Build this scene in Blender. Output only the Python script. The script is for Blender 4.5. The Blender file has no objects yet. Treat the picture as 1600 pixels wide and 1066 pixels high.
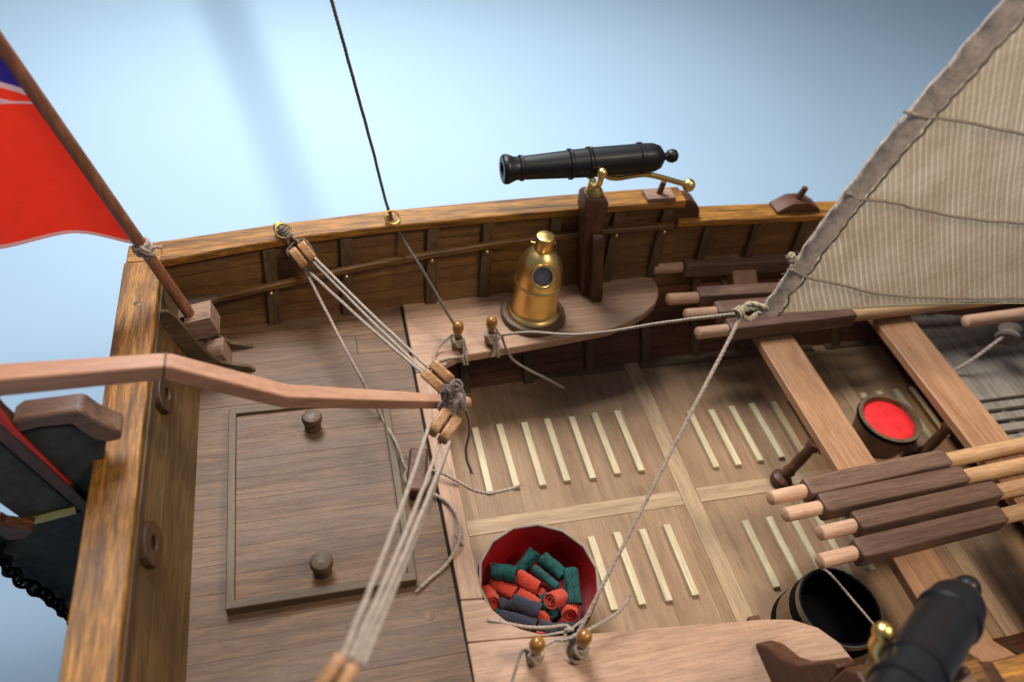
import bpy, bmesh, math, random
from mathutils import Vector, Matrix, noise
random.seed(7)
S = bpy.context.scene
COL = S.collection
S.unit_settings.system = 'METRIC'
S.unit_settings.scale_length = 0.01            # one unit is one centimetre: a boat model about half a metre long

# ---------------------------------------------------------------- camera
CAMZ = 24.0
FPX, CX, CY = 1250.0, 800.0, 533.0             # focal length and centre in the photograph's 1600 x 1066 pixels
RX = Vector((5216, -478.5, FPX)).normalized()  # the boat's axes seen by the lens (right, down, forward)
RY = Vector((-420, -1313, FPX)).normalized()
RZ = RX.cross(RY).normalized()
RY = RZ.cross(RX).normalized()
CAM = Vector((0, 0, CAMZ))
cam = bpy.data.cameras.new('camera')
cam.sensor_width = 36.0
cam.lens = FPX / 1600.0 * 36.0
cam.clip_start, cam.clip_end = 0.5, 2000
cam.dof.use_dof = True
cam.dof.focus_distance = 28.8
cam.dof.aperture_fstop = 0.086
cam.dof.aperture_blades = 7
co = bpy.data.objects.new('camera', cam)
COL.objects.link(co)
# columns: camera right, up, back expressed in the boat's axes
co.matrix_world = Matrix(((RX.x, -RX.y, -RX.z, CAM.x), (RY.x, -RY.y, -RY.z, CAM.y), (RZ.x, -RZ.y, -RZ.z, CAM.z), (0, 0, 0, 1)))
S.camera = co

# ---------------------------------------------------------------- light
S.view_settings.view_transform = 'Standard'
S.view_settings.look = 'None'
S.view_settings.exposure = 0.0
S.view_settings.gamma = 1.0
W = bpy.data.worlds.new('World')
S.world = W
W.use_nodes = True
W.node_tree.nodes['Background'].inputs[0].default_value = (0.62, 0.78, 1.0, 1)
W.node_tree.nodes['Background'].inputs[1].default_value = 0.20

def area(name, loc, target, size, power, col, sy=None):
    l = bpy.data.lights.new(name, 'AREA')
    l.energy = power; l.color = col; l.size = size
    if sy: l.shape = 'RECTANGLE'; l.size_y = sy
    o = bpy.data.objects.new(name, l)
    COL.objects.link(o)
    o.location = loc
    o.rotation_euler = (Vector(target) - Vector(loc)).to_track_quat('-Z', 'Y').to_euler()
    return o
area('window_light', (-6, 56, 68), (4, 17, 0), 28, 78000, (1.0, 0.985, 0.97))
area('backdrop_lamp', (9, 58, 28), (9, 44, -9), 24, 7600, (0.92, 0.97, 1.0))
area('ceiling_lamp', (40, -4, 62), (8, 16, 0), 18, 31000, (1.0, 0.84, 0.66))

# ---------------------------------------------------------------- survey: a spot of the photograph on a known plane of the boat
def ray(px, py):
    d = Vector((px - CX, py - CY, FPX))
    return Vector((RX.dot(d), RY.dot(d), RZ.dot(d)))
def at(px, py, z=0.0):
    d = ray(px, py); return CAM + d * ((z - CAMZ) / d.z)
def aty(px, py, y):
    d = ray(px, py); return CAM + d * (y / d.y)

# a small lamp high behind the photographer; an added, unseen rod above the lens throws a soft band of shade
r1, r2 = ray(340, 0).normalized(), ray(752, 1066).normalized()
fw_ = (r1 + r2).normalized(); up_ = (r1 - r2).normalized()
LAMP = CAM + up_ * 62 - fw_ * 26
ll_ = area('lens_side_lamp', LAMP, at(470, 70, -9), 1.7, 5000, (1.0, 0.97, 0.93))
ll_.data.spread = math.radians(48)
SHADE_ROD = [LAMP + (at(px, py, z) - LAMP) * k for px, py, z, k in ((284, -160, -9, 0.36), (795, 1180, 0, 0.72))]

# ---------------------------------------------------------------- materials
def newmat(name):
    m = bpy.data.materials.new(name); m.use_nodes = True
    nt = m.node_tree; b = nt.nodes['Principled BSDF']
    return m, nt, b
def N(nt, t, **kw):
    n = nt.nodes.new(t)
    for k, v in kw.items(): setattr(n, k, v)
    return n
def mathn(nt, op, a, b=None, c=None):
    n = N(nt, 'ShaderNodeMath', operation=op)
    for i, v in enumerate((a, b, c)):
        if v is None: continue
        if isinstance(v, (int, float)): n.inputs[i].default_value = v
        else: nt.links.new(v, n.inputs[i])
    return n.outputs[0]
def mixc(nt, fac, a, b, blend='MIX'):
    n = N(nt, 'ShaderNodeMix', data_type='RGBA', blend_type=blend)
    for s, v in ((n.inputs[0], fac), (n.inputs[6], a), (n.inputs[7], b)):
        if isinstance(v, (int, float)): s.default_value = v
        elif isinstance(v, tuple): s.default_value = (*v[:3], 1)
        else: nt.links.new(v, s)
    return n.outputs[2]
def ramp(nt, fac, stops):
    n = N(nt, 'ShaderNodeValToRGB')
    e = n.color_ramp.elements
    while len(e) < len(stops): e.new(0.5)
    for i, (p, c) in enumerate(stops):
        e[i].position = p; e[i].color = (*c, 1) if len(c) == 3 else c
    nt.links.new(fac, n.inputs[0])
    return n.outputs[0]
def noisen(nt, vec, scale, detail=4, rough=0.55, dist=0.0):
    n = N(nt, 'ShaderNodeTexNoise')
    n.inputs['Scale'].default_value = scale; n.inputs['Detail'].default_value = detail
    n.inputs['Roughness'].default_value = rough; n.inputs['Distortion'].default_value = dist
    nt.links.new(vec, n.inputs['Vector'])
    return n.outputs[0]
def coords(nt, axis, along=0.07, across=1.0, rnd=True):
    tc = N(nt, 'ShaderNodeTexCoord')
    mp = N(nt, 'ShaderNodeMapping')
    sc = {'X': (along, across, across), 'Y': (across, along, across), 'Z': (across, across, along)}[axis]
    mp.inputs['Scale'].default_value = sc
    nt.links.new(tc.outputs['Object'], mp.inputs[0])
    out = mp.outputs[0]; isl = None
    if rnd:
        g = N(nt, 'ShaderNodeNewGeometry'); isl = g.outputs['Random Per Island']
        oi = N(nt, 'ShaderNodeObjectInfo')
        r = mathn(nt, 'MULTIPLY_ADD', isl, 41.0, mathn(nt, 'MULTIPLY', oi.outputs['Random'], 23.0))
        v = N(nt, 'ShaderNodeVectorMath', operation='ADD')
        nt.links.new(out, v.inputs[0]); nt.links.new(r, v.inputs[1])
        out = v.outputs[0]
    return tc.outputs['Object'], out, isl

def wood(name, dark, light, axis='X', stain=None, stain_amt=0.6, rough=0.5, coat=0.0, vary=0.25, pore=0.35, grain=1.6, bump=0.12, stain_scale=0.35, streak=False):
    m, nt, b = newmat(name)
    raw, v, isl = coords(nt, axis)
    g1 = noisen(nt, v, grain, 5, 0.6, 0.9)
    c = ramp(nt, g1, [(0.30, dark), (0.70, light)])
    fine = noisen(nt, v, grain * 9, 3, 0.7, 0.2)
    pf = ramp(nt, fine, [(0.34, (1 - pore,) * 3), (0.58, (1, 1, 1))])
    c = mixc(nt, 1.0, c, pf, 'MULTIPLY')
    mid = noisen(nt, v, grain * 3.4, 4, 0.66, 0.5)
    c = mixc(nt, 0.9, c, ramp(nt, mid, [(0.36, (1 - pore * 1.15,) * 3), (0.56, (1, 1, 1)), (0.75, (1 + pore * 0.35,) * 3)]), 'MULTIPLY')
    # open pores: short dark dashes along the grain
    dash = noisen(nt, v, grain * 17, 1, 0.5, 0.0)
    df = ramp(nt, dash, [(0.27, (1 - pore * 1.3,) * 3), (0.37, (1, 1, 1))])
    c = mixc(nt, 0.8, c, df, 'MULTIPLY')
    if stain:
        s1 = noisen(nt, v if streak else raw, stain_scale * (1.3 if streak else 1), 6, 0.65, 0.6)
        c = mixc(nt, mathn(nt, 'MULTIPLY', ramp(nt, s1, [(0.44, (0, 0, 0)), (0.66, (1, 1, 1))]), stain_amt), c, stain)
    if vary:
        f = mathn(nt, 'MULTIPLY_ADD', isl, vary, 1 - vary * 0.5)
        hs = N(nt, 'ShaderNodeHueSaturation')
        nt.links.new(c, hs.inputs['Color']); nt.links.new(f, hs.inputs['Value'])
        c = hs.outputs[0]
    speck = noisen(nt, raw, 14, 2, 0.6)
    c = mixc(nt, 0.5, c, ramp(nt, speck, [(0.30, (0.66, 0.66, 0.66)), (0.42, (1, 1, 1))]), 'MULTIPLY')
    nt.links.new(c, b.inputs['Base Color'])
    rr = mathn(nt, 'MULTIPLY_ADD', fine, 0.3, rough - 0.15)
    nt.links.new(rr, b.inputs['Roughness'])
    b.inputs['Coat Weight'].default_value = coat
    b.inputs['Coat Roughness'].default_value = 0.32
    b.inputs['Specular IOR Level'].default_value = 0.35
    bp = N(nt, 'ShaderNodeBump')
    bp.inputs['Strength'].default_value = bump; bp.inputs['Distance'].default_value = 0.05
    nt.links.new(fine, bp.inputs['Height']); nt.links.new(bp.outputs[0], b.inputs['Normal'])
    return m

M = {}
for ax in 'XYZ':
    M['oak' + ax] = wood('golden_oak_' + ax, (0.32, 0.122, 0.014), (0.64, 0.295, 0.050), ax, (0.050, 0.018, 0.004), 0.9, 0.5, 0.06, 0.12, 0.5, 2.6, 0.2, 2.2, True)
    M['wall' + ax] = wood('bulwark_wood_' + ax, (0.135, 0.061, 0.018), (0.245, 0.122, 0.040), ax, (0.060, 0.028, 0.011), 0.5, 0.5, 0.05, 0.30, 0.26)
    M['rib' + ax] = wood('rib_wood_' + ax, (0.10, 0.055, 0.021), (0.17, 0.10, 0.044), ax, (0.05, 0.03, 0.015), 0.5, 0.55, 0.0, 0.2, 0.4)
    M['deck' + ax] = wood('deck_wood_' + ax, (0.140, 0.070, 0.032), (0.255, 0.145, 0.074), ax, (0.120, 0.083, 0.062), 0.6, 0.5, 0.0, 0.18, 0.38, 2.9, 0.3, 0.5, True)
    M['pear' + ax] = wood('pear_wood_' + ax, (0.40, 0.230, 0.140), (0.56, 0.355, 0.235), ax, (0.37, 0.225, 0.15), 0.4, 0.55, 0.0, 0.10, 0.24, 1.8, 0.10)
    M['floor' + ax] = wood('floor_wood_' + ax, (0.245, 0.141, 0.075), (0.385, 0.248, 0.148), ax, (0.33, 0.22, 0.125), 0.6, 0.55, 0.0, 0.18, 0.17, 1.5, 0.08)
    M['pale' + ax] = wood('pale_wood_' + ax, (0.39, 0.26, 0.15), (0.51, 0.355, 0.22), ax, None, 0, 0.55, 0.0, 0.10, 0.22, 1.1, 0.08)
    M['strip' + ax] = wood('strip_wood_' + ax, (0.58, 0.47, 0.28), (0.74, 0.63, 0.42), ax, None, 0, 0.55, 0.0, 0.10, 0.2, 1.1, 0.08)
    M['walnut' + ax] = wood('walnut_' + ax, (0.080, 0.029, 0.014), (0.175, 0.070, 0.034), ax, (0.04, 0.014, 0.008), 0.5, 0.5, 0.05, 0.1, 0.4)
    M['thwart' + ax] = wood('thwart_wood_' + ax, (0.33, 0.160, 0.078), (0.46, 0.250, 0.132), ax, None, 0, 0.5, 0.1, 0.1, 0.2, 1.6, 0.1)
    M['greybrown' + ax] = wood('knee_wood_' + ax, (0.11, 0.07, 0.035), (0.17, 0.115, 0.062), ax, None, 0, 0.55, 0.0, 0.1, 0.3)
M['transomY'] = wood('transom_wood', (0.125, 0.066, 0.024), (0.215, 0.123, 0.050), 'Y', (0.06, 0.034, 0.016), 0.5, 0.5, 0.05, 0.15, 0.35)
M['stringerX'] = wood('stringer_wood', (0.16, 0.075, 0.020), (0.30, 0.15, 0.045), 'X', (0.05, 0.02, 0.006), 0.7, 0.42, 0.3, 0.1, 0.5, 1.6, 0.15, 0.9, True)
M['fairlead'] = wood('fairlead_wood', (0.055, 0.026, 0.011), (0.11, 0.055, 0.025), 'Y', None, 0, 0.5, 0.05, 0.0, 0.3)
M['tiller'] = wood('pink_tiller_wood', (0.41, 0.195, 0.112), (0.52, 0.278, 0.172), 'X', None, 0, 0.5, 0.0, 0.0, 0.15, 1.2, 0.05)
M['staff'] = wood('staff_wood', (0.24, 0.090, 0.042), (0.34, 0.145, 0.075), 'Z', None, 0, 0.45, 0.1, 0.0, 0.3)
M['loom'] = wood('loom_wood', (0.135, 0.070, 0.047), (0.225, 0.127, 0.088), 'X', None, 0, 0.55, 0.0, 0.15, 0.3)
M['shaft'] = wood('oar_shaft_wood', (0.52, 0.29, 0.135), (0.66, 0.40, 0.21), 'X', None, 0, 0.45, 0.15, 0.1, 0.25)
M['grip'] = wood('oar_grip_wood', (0.60, 0.34, 0.21), (0.72, 0.45, 0.30), 'X', None, 0, 0.5, 0.0, 0.1, 0.2)
M['block'] = wood('block_wood', (0.46, 0.22, 0.09), (0.62, 0.34, 0.16), 'X', (0.20, 0.07, 0.02), 0.4, 0.45, 0.2, 0.1, 0.35, 2.4)
M['greyfore'] = wood('grey_fore_wood', (0.20, 0.17, 0.14), (0.31, 0.27, 0.225), 'Y', None, 0, 0.6, 0.0, 0.2, 0.3)
M['redplank'] = wood('red_brown_plank', (0.11, 0.034, 0.014), (0.20, 0.070, 0.028), 'X', (0.06, 0.03, 0.015), 0.5, 0.5, 0.0, 0.35, 0.4)
M['coping'] = wood('coping_wood', (0.15, 0.080, 0.052), (0.235, 0.135, 0.090), 'X', None, 0, 0.5, 0.0, 0.0, 0.35)
M['cap_pale'] = wood('pad_wood', (0.27, 0.160, 0.105), (0.37, 0.235, 0.165), 'X', None, 0, 0.5, 0.0, 0.0, 0.3)

def plain(name, col, rough=0.5, metal=0.0, bump=0.0, bscale=20, coat=0.0, var=0.2, spec=0.5, vscale=2.0):
    m, nt, b = newmat(name)
    tc = N(nt, 'ShaderNodeTexCoord')
    n = noisen(nt, tc.outputs['Object'], vscale, 5, 0.6)
    c = ramp(nt, n, [(0.3, tuple(x * (1 - var) for x in col)), (0.7, tuple(min(1, x * (1 + var)) for x in col))])
    nt.links.new(c, b.inputs['Base Color'])
    n2 = noisen(nt, tc.outputs['Object'], bscale, 3, 0.6)
    nt.links.new(mathn(nt, 'MULTIPLY_ADD', n2, 0.25, max(0.02, rough - 0.12)), b.inputs['Roughness'])
    b.inputs['Metallic'].default_value = metal
    b.inputs['Coat Weight'].default_value = coat
    b.inputs['Specular IOR Level'].default_value = spec
    if bump:
        bp = N(nt, 'ShaderNodeBump'); bp.inputs['Strength'].default_value = bump; bp.inputs['Distance'].default_value = 0.03
        nt.links.new(n2, bp.inputs['Height']); nt.links.new(bp.outputs[0], b.inputs['Normal'])
    return m
M['iron'] = plain('black_painted_metal', (0.006, 0.0062, 0.008), 0.42, 0.0, 0.12, 16, 0.05, 0.3, 0.35)
M['brass'] = plain('polished_brass', (0.80, 0.55, 0.20), 0.33, 1.0, 0.03, 30, 0, 0.08)
M['brassdull'] = plain('dull_brass', (0.50, 0.36, 0.12), 0.38, 1.0, 0.1, 20, 0, 0.25)
M['amber'] = plain('amber_varnished_wood', (0.26, 0.115, 0.016), 0.28, 0, 0.05, 20, 0.4, 0.35)
M['knob'] = plain('old_brown_knob', (0.100, 0.060, 0.032), 0.5, 0, 0.2, 12, 0.05, 0.4, 0.35)
M['black'] = plain('black_paint', (0.0022, 0.0022, 0.0026), 0.7, 0, 0.1, 12, 0, 0.3, 0.08)
M['pitch'] = plain('dark_pitch', (0.010, 0.008, 0.007), 0.7, 0, 0.3, 14, 0, 0.3, 0.2)
M['hull'] = plain('dark_slate_paint', (0.055, 0.053, 0.046), 0.75, 0, 0.25, 9, 0, 0.3, 0.2)
M['redpaint'] = plain('dark_red_paint', (0.34, 0.006, 0.009), 0.38, 0, 0.35, 5, 0.1, 0.22, 0.4, 1.4)
M['brightred'] = plain('bright_red_surface', (0.60, 0.018, 0.020), 0.6, 0, 0.8, 6, 0, 0.3, 0.3, 1.5)
M['redtrim'] = plain('red_trim_paint', (0.55, 0.02, 0.018), 0.5, 0, 0.2, 8, 0, 0.2)
M['rimgrey'] = plain('bare_rim_wood', (0.27, 0.21, 0.165), 0.7, 0, 0.4, 14, 0, 0.25)
M['stave'] = plain('tan_stave', (0.17, 0.105, 0.05), 0.6, 0, 0.3, 10, 0, 0.25)
M['glass'] = plain('dark_lens', (0.075, 0.065, 0.085), 0.06, 0, 0, 10, 1.0, 0.5)

def cloth(name, col, thread=26, rough=0.85, var=0.25, sheen=0.2):
    m, nt, b = newmat(name)
    tc = N(nt, 'ShaderNodeTexCoord')
    w = N(nt, 'ShaderNodeTexWave', wave_type='BANDS', bands_direction='X')
    w.inputs['Scale'].default_value = thread * 0.35; w.inputs['Distortion'].default_value = 2.5; w.inputs['Detail'].default_value = 2
    nt.links.new(tc.outputs['Object'], w.inputs[0])
    n = noisen(nt, tc.outputs['Object'], thread, 2, 0.6)
    n0 = noisen(nt, tc.outputs['Object'], 3.0, 4, 0.6)
    c = ramp(nt, n0, [(0.3, tuple(x * (1 - var) for x in col)), (0.7, tuple(min(1, x * (1 + var)) for x in col))])
    c = mixc(nt, 0.55, c, ramp(nt, n, [(0.35, (0.45, 0.45, 0.45)), (0.6, (1, 1, 1))]), 'MULTIPLY')
    nt.links.new(c, b.inputs['Base Color'])
    b.inputs['Roughness'].default_value = rough
    b.inputs['Sheen Weight'].default_value = sheen
    b.inputs['Specular IOR Level'].default_value = 0.25
    bp = N(nt, 'ShaderNodeBump'); bp.inputs['Strength'].default_value = 0.6; bp.inputs['Distance'].default_value = 0.03
    nt.links.new(mathn(nt, 'ADD', w.outputs[1], n), bp.inputs['Height']); nt.links.new(bp.outputs[0], b.inputs['Normal'])
    return m
M['teal'] = cloth('teal_cloth', (0.005, 0.072, 0.064), 15, 0.5, 0.6, 0.05)
M['red'] = cloth('orange_red_cloth', (0.56, 0.050, 0.020), 16, 0.85, 0.18)
M['navy'] = cloth('navy_thread', (0.032, 0.035, 0.052), 16, 0.85, 0.2)

def ropemat(name, col):
    m, nt, b = newmat(name)
    tc = N(nt, 'ShaderNodeTexCoord')
    n = noisen(nt, tc.outputs['Object'], 9, 4, 0.7)
    c = ramp(nt, n, [(0.3, tuple(x * 0.62 for x in col)), (0.68, tuple(min(1, x * 1.25) for x in col))])
    nt.links.new(c, b.inputs['Base Color'])
    b.inputs['Roughness'].default_value = 0.9; b.inputs['Specular IOR Level'].default_value = 0.2
    b.inputs['Sheen Weight'].default_value = 0.3
    n2 = noisen(nt, tc.outputs['Object'], 45, 2, 0.6)
    bp = N(nt, 'ShaderNodeBump'); bp.inputs['Strength'].default_value = 0.5; bp.inputs['Distance'].default_value = 0.02
    nt.links.new(n2, bp.inputs['Height']); nt.links.new(bp.outputs[0], b.inputs['Normal'])
    return m
M['rope'] = ropemat('tan_grey_rope', (0.37, 0.29, 0.225))
M['ropedark'] = ropemat('dark_brown_rope', (0.090, 0.068, 0.052))
M['lash'] = ropemat('grey_lashing', (0.165, 0.125, 0.10))
M['ropepale'] = ropemat('pale_cream_rope', (0.38, 0.32, 0.21))

# ---------------------------------------------------------------- mesh builder
class MB:
    def __init__(self): self.v = []; self.f = []; self.s = []; self.mi = []
    def add(self, vs, fs, smooth=False, mi=0):
        o = len(self.v)
        self.v += [Vector(p) for p in vs]
        for f in fs:
            self.f.append([i + o for i in f]); self.s.append(smooth); self.mi.append(mi)
        return self
    def box(self, c, size, rot=None, mi=0):
        x, y, z = (s / 2 for s in size)
        vs = [Vector(p) for p in ((-x, -y, -z), (x, -y, -z), (x, y, -z), (-x, y, -z), (-x, -y, z), (x, -y, z), (x, y, z), (-x, y, z))]
        if rot is not None: vs = [rot @ p for p in vs]
        c = Vector(c)
        return self.add([p + c for p in vs], [(3, 2, 1, 0), (4, 5, 6, 7), (0, 1, 5, 4), (1, 2, 6, 5), (2, 3, 7, 6), (3, 0, 4, 7)], False, mi)
    def bb(self, x0, x1, y0, y1, z0, z1, mi=0):
        return self.box(((x0 + x1) / 2, (y0 + y1) / 2, (z0 + z1) / 2), (abs(x1 - x0), abs(y1 - y0), abs(z1 - z0)), None, mi)
    def hexa(self, a, b):
        """a, b: two quads (4 points each, same order) joined into a solid"""
        vs = list(a) + list(b)
        return self.add(vs, [(3, 2, 1, 0), (4, 5, 6, 7), (0, 1, 5, 4), (1, 2, 6, 5), (2, 3, 7, 6), (3, 0, 4, 7)])
    def prism(self, pts, ext, mi=0):
        n = len(pts); e = Vector(ext)
        vs = [Vector(p) for p in pts] + [Vector(p) + e for p in pts]
        fs = [list(range(n))[::-1], [n + i for i in range(n)]] + [(i, (i + 1) % n, n + (i + 1) % n, n + i) for i in range(n)]
        return self.add(vs, fs, False, mi)
    def strip(self, rows, thick):
        """rows: list of cross-section rings (equal length); a closed-ended loft"""
        n = len(rows[0]); vs = [p for r in rows for p in r]; fs = []
        for k in range(len(rows) - 1):
            for i in range(n):
                j = (i + 1) % n
                fs.append((k * n + i, k * n + j, (k + 1) * n + j, (k + 1) * n + i))
        fs.append(list(range(n))[::-1]); fs.append([(len(rows) - 1) * n + i for i in range(n)])
        return self.add(vs, fs)
    def lathe(self, prof, base=(0, 0, 0), axis=(0, 0, 1), seg=28, smooth=True, mi=0):
        axis = Vector(axis).normalized(); base = Vector(base)
        q = axis.to_track_quat('Z', 'Y'); vs = []; fs = []; rings = []
        for r, h in prof:
            if r < 1e-5:
                rings.append([len(vs)]); vs.append(base + axis * h)
            else:
                rings.append(list(range(len(vs), len(vs) + seg)))
                for k in range(seg):
                    a = 2 * math.pi * k / seg
                    vs.append(base + q @ Vector((r * math.cos(a), r * math.sin(a), h)))
        for A, B in zip(rings, rings[1:]):
            for k in range(seg):
                j = (k + 1) % seg
                if len(A) == 1 and len(B) == 1: continue
                if len(A) == 1: fs.append((A[0], B[k], B[j]))
                elif len(B) == 1: fs.append((A[k], A[j], B[0]))
                else: fs.append((A[k], A[j], B[j], B[k]))
        return self.add(vs, fs, smooth, mi)
    def tube(self, path, r, sides=10, twist=0.0, lobes=3, lobe=0.0, smooth=True, closed=False, squash=1.0):
        P = [Vector(p) for p in path]; n = len(P); vs = []; fs = []
        T = [(P[min(i + 1, n - 1)] - P[max(i - 1, 0)]).normalized() for i in range(n)]
        u = T[0].orthogonal().normalized(); dist = 0
        for i in range(n):
            if i: dist += (P[i] - P[i - 1]).length
            u = (u - T[i] * u.dot(T[i])).normalized(); w = T[i].cross(u)
            rr = r[i] if isinstance(r, (list, tuple)) else r
            for k in range(sides):
                a = 2 * math.pi * k / sides
                q = rr * (1 - lobe + lobe * abs(math.cos(lobes * 0.5 * (a - dist * twist)))) if lobe else rr
                vs.append(P[i] + u * q * math.cos(a) + w * q * math.sin(a) * squash)
        for i in range(n - 1):
            for k in range(sides):
                j = (k + 1) % sides
                fs.append((i * sides + k, i * sides + j, (i + 1) * sides + j, (i + 1) * sides + k))
        if not closed:
            fs.append(list(range(sides))[::-1]); fs.append([(n - 1) * sides + k for k in range(sides)])
        return self.add(vs, fs, smooth)
    def ball(self, c, r, seg=20, squash=1.0, axis=(0, 0, 1)):
        prof = [(r * math.sin(math.pi * i / 12), -r * squash * math.cos(math.pi * i / 12)) for i in range(13)]
        prof[0] = (0, -r * squash); prof[-1] = (0, r * squash)
        return self.lathe(prof, c, axis, seg)
    def torus(self, c, R, r, axis, seg=28, sides=10):
        axis = Vector(axis).normalized(); q = axis.to_track_quat('Z', 'Y'); c = Vector(c); vs = []; fs = []
        for i in range(seg):
            a = 2 * math.pi * i / seg
            for k in range(sides):
                b = 2 * math.pi * k / sides
                vs.append(c + q @ Vector(((R + r * math.cos(b)) * math.cos(a), (R + r * math.cos(b)) * math.sin(a), r * math.sin(b))))
        for i in range(seg):
            for k in range(sides):
                fs.append((i * sides + k, ((i + 1) % seg) * sides + k, ((i + 1) % seg) * sides + (k + 1) % sides, i * sides + (k + 1) % sides))
        return self.add(vs, fs, True)
    def build(self, name, mat, parent=None, bevel=0.0, origin=None, bseg=2):
        org = Vector(origin) if origin is not None else (ORG[parent.name] if parent else Vector())
        me = bpy.data.meshes.new(name)
        me.from_pydata([p - org for p in self.v], [], self.f)
        me.polygons.foreach_set('use_smooth', self.s)
        for m in (mat if isinstance(mat, (list, tuple)) else [mat]): me.materials.append(m)
        me.polygons.foreach_set('material_index', self.mi)
        bm = bmesh.new(); bm.from_mesh(me); bmesh.ops.recalc_face_normals(bm, faces=bm.faces); bm.to_mesh(me); bm.free()
        me.update()
        me.set_sharp_from_angle(angle=math.radians(42))
        o = bpy.data.objects.new(name, me); COL.objects.link(o)
        ORG[o.name] = org
        if parent:
            o.parent = parent
            o.location = org - ORG[parent.name]
        else: o.location = org
        if bevel:
            b = o.modifiers.new('edge', 'BEVEL'); b.width = bevel; b.segments = bseg; b.limit_method = 'ANGLE'; b.angle_limit = math.radians(40)
        return o
ORG = {}
def tag(o, label, cat, group=None):
    o['label'] = label; o['category'] = cat
    if group: o['group'] = group
    return o
def thing(name, label, cat, loc=(0, 0, 0), group=None):
    o = bpy.data.objects.new(name, None); COL.objects.link(o)
    o.location = loc; o.empty_display_size = 0.3
    ORG[o.name] = Vector(loc)
    return tag(o, label, cat, group)
def copy_thing(src, loc, rot=None, label=None, scale=None):
    c = src.copy(); COL.objects.link(c); c.location = loc
    ORG[c.name] = Vector(loc)
    if rot is not None: c.rotation_euler = rot
    if scale: c.scale = scale
    if label: c['label'] = label
    for ch in list(src.children):
        d = ch.copy(); COL.objects.link(d); d.parent = c
        for g in list(ch.children):
            e = g.copy(); COL.objects.link(e); e.parent = d
    return c
def smoothpath(pts, step=0.09):
    P = [Vector(p) for p in pts]
    if len(P) == 2:
        n = max(2, int((P[1] - P[0]).length / step)); return [P[0].lerp(P[1], i / n) for i in range(n + 1)]
    Q = [P[0] * 2 - P[1]] + P + [P[-1] * 2 - P[-2]]; out = []
    for i in range(1, len(Q) - 2):
        a, b, c, d = Q[i - 1:i + 3]
        n = max(2, int((c - b).length / step))
        for k in range(n):
            t = k / n
            out.append(0.5 * ((2 * b) + (c - a) * t + (2 * a - 5 * b + 4 * c - d) * t * t + (3 * b - a - 3 * c + d) * t ** 3))
    out.append(P[-1]); return out
def ropemesh(mb, pts, r=0.07, step=None, jitter=0.012):
    P = smoothpath(pts, step or 0.045)
    P = [p + Vector((noise.noise(p * 1.7), noise.noise(p * 1.7 + Vector((9, 0, 0))), noise.noise(p * 1.7 + Vector((0, 9, 0))))) * jitter * (0 if i in (0, len(P) - 1) else 1) for i, p in enumerate(P)]
    mb.tube(P, r * 1.06, 12, 0.82 / r, 3, 0.42)
    return mb
def fuzz(mb, pts, n, length, r=0.006):
    P = smoothpath(pts, 0.1)
    for _ in range(n):
        p = random.choice(P); d = Vector((random.uniform(-1, 1), random.uniform(-1, 1), random.uniform(-1, 1))).normalized() * length * random.uniform(0.4, 1)
        mb.tube([p, p + d * 0.6, p + d + Vector((0, 0, -0.02))], [r, r * 0.8, r * 0.3], 4)
def rope(label, pts, r=0.07, mat='rope', group='ropes of the rigging', cat='rope', name='rope', fz=0, fray=False):
    mb = MB(); ropemesh(mb, pts, r)
    if fz: fuzz(mb, pts, fz, 0.16)
    if fray:
        e = Vector(pts[-1]); d = (e - Vector(pts[-2])).normalized()
        for k in range(7):
            q = (d + Vector((random.uniform(-.5, .5), random.uniform(-.5, .5), random.uniform(-.5, .5)))).normalized()
            mb.tube([e - d * 0.05, e + q * 0.12, e + q * 0.12 + d * 0.12], [r * 0.35, r * 0.25, r * 0.08], 5)
    o = mb.build(name, M[mat], None, origin=pts[0])
    return tag(o, label, cat, group)
def coil(mb, c, axis, R, turns, r, pitch=None, wob=0.1, a0=0.0):
    axis = Vector(axis).normalized(); q = axis.to_track_quat('Z', 'Y'); c = Vector(c); pitch = pitch or r * 1.9; pts = []
    n = int(turns * 14)
    for i in range(n + 1):
        a = a0 + 2 * math.pi * i / 14
        rr = R * (1 + wob * noise.noise(Vector((i * 0.31, c.x, c.y))))
        pts.append(c + q @ Vector((rr * math.cos(a), rr * math.sin(a), (i / 14 - turns / 2) * pitch + 0.3 * r * noise.noise(Vector((i * .4, 3, c.z))))))
    ropemesh(mb, pts, r)
    return mb
def interp(tab, x):
    if x <= tab[0][0]: return tab[0][1]
    for (a, b), (c, d) in zip(tab, tab[1:]):
        if x <= c: return b + (d - b) * (x - a) / (c - a)
    return tab[-1][1]

YC = 16.3                                       # centre line of the boat
def side(y, s): return y if s > 0 else 2 * YC - y

# ================================================================ SETTING: blue paper sheet
GZ = -9.0
mb = MB(); nx, ny = 40, 60
prof = [(-150, GZ)] + [(y, GZ) for y in range(-100, 141, 20)] + [(140 + 60 * math.sin(a), GZ + 60 - 60 * math.cos(a)) for a in [math.radians(d) for d in range(6, 91, 6)]] + [(200, GZ + 200)]
xs = [-220 + 22 * i for i in range(21)]
vs = [(x, y, z) for (y, z) in prof for x in xs]
fs = [(k * 21 + i, k * 21 + i + 1, (k + 1) * 21 + i + 1, (k + 1) * 21 + i) for k in range(len(prof) - 1) for i in range(20)]
mb.add(vs, fs, True)
m, nt, b = newmat('blue_paper')
tc = N(nt, 'ShaderNodeTexCoord')
n = noisen(nt, tc.outputs['Object'], 0.03, 3, 0.5)
nt.links.new(ramp(nt, n, [(0.3, (0.295, 0.415, 0.535)), (0.7, (0.325, 0.445, 0.565))]), b.inputs['Base Color'])
b.inputs['Roughness'].default_value = 0.8; b.inputs['Specular IOR Level'].default_value = 0.2
o = mb.build('backdrop', m); o['kind'] = 'structure'

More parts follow.
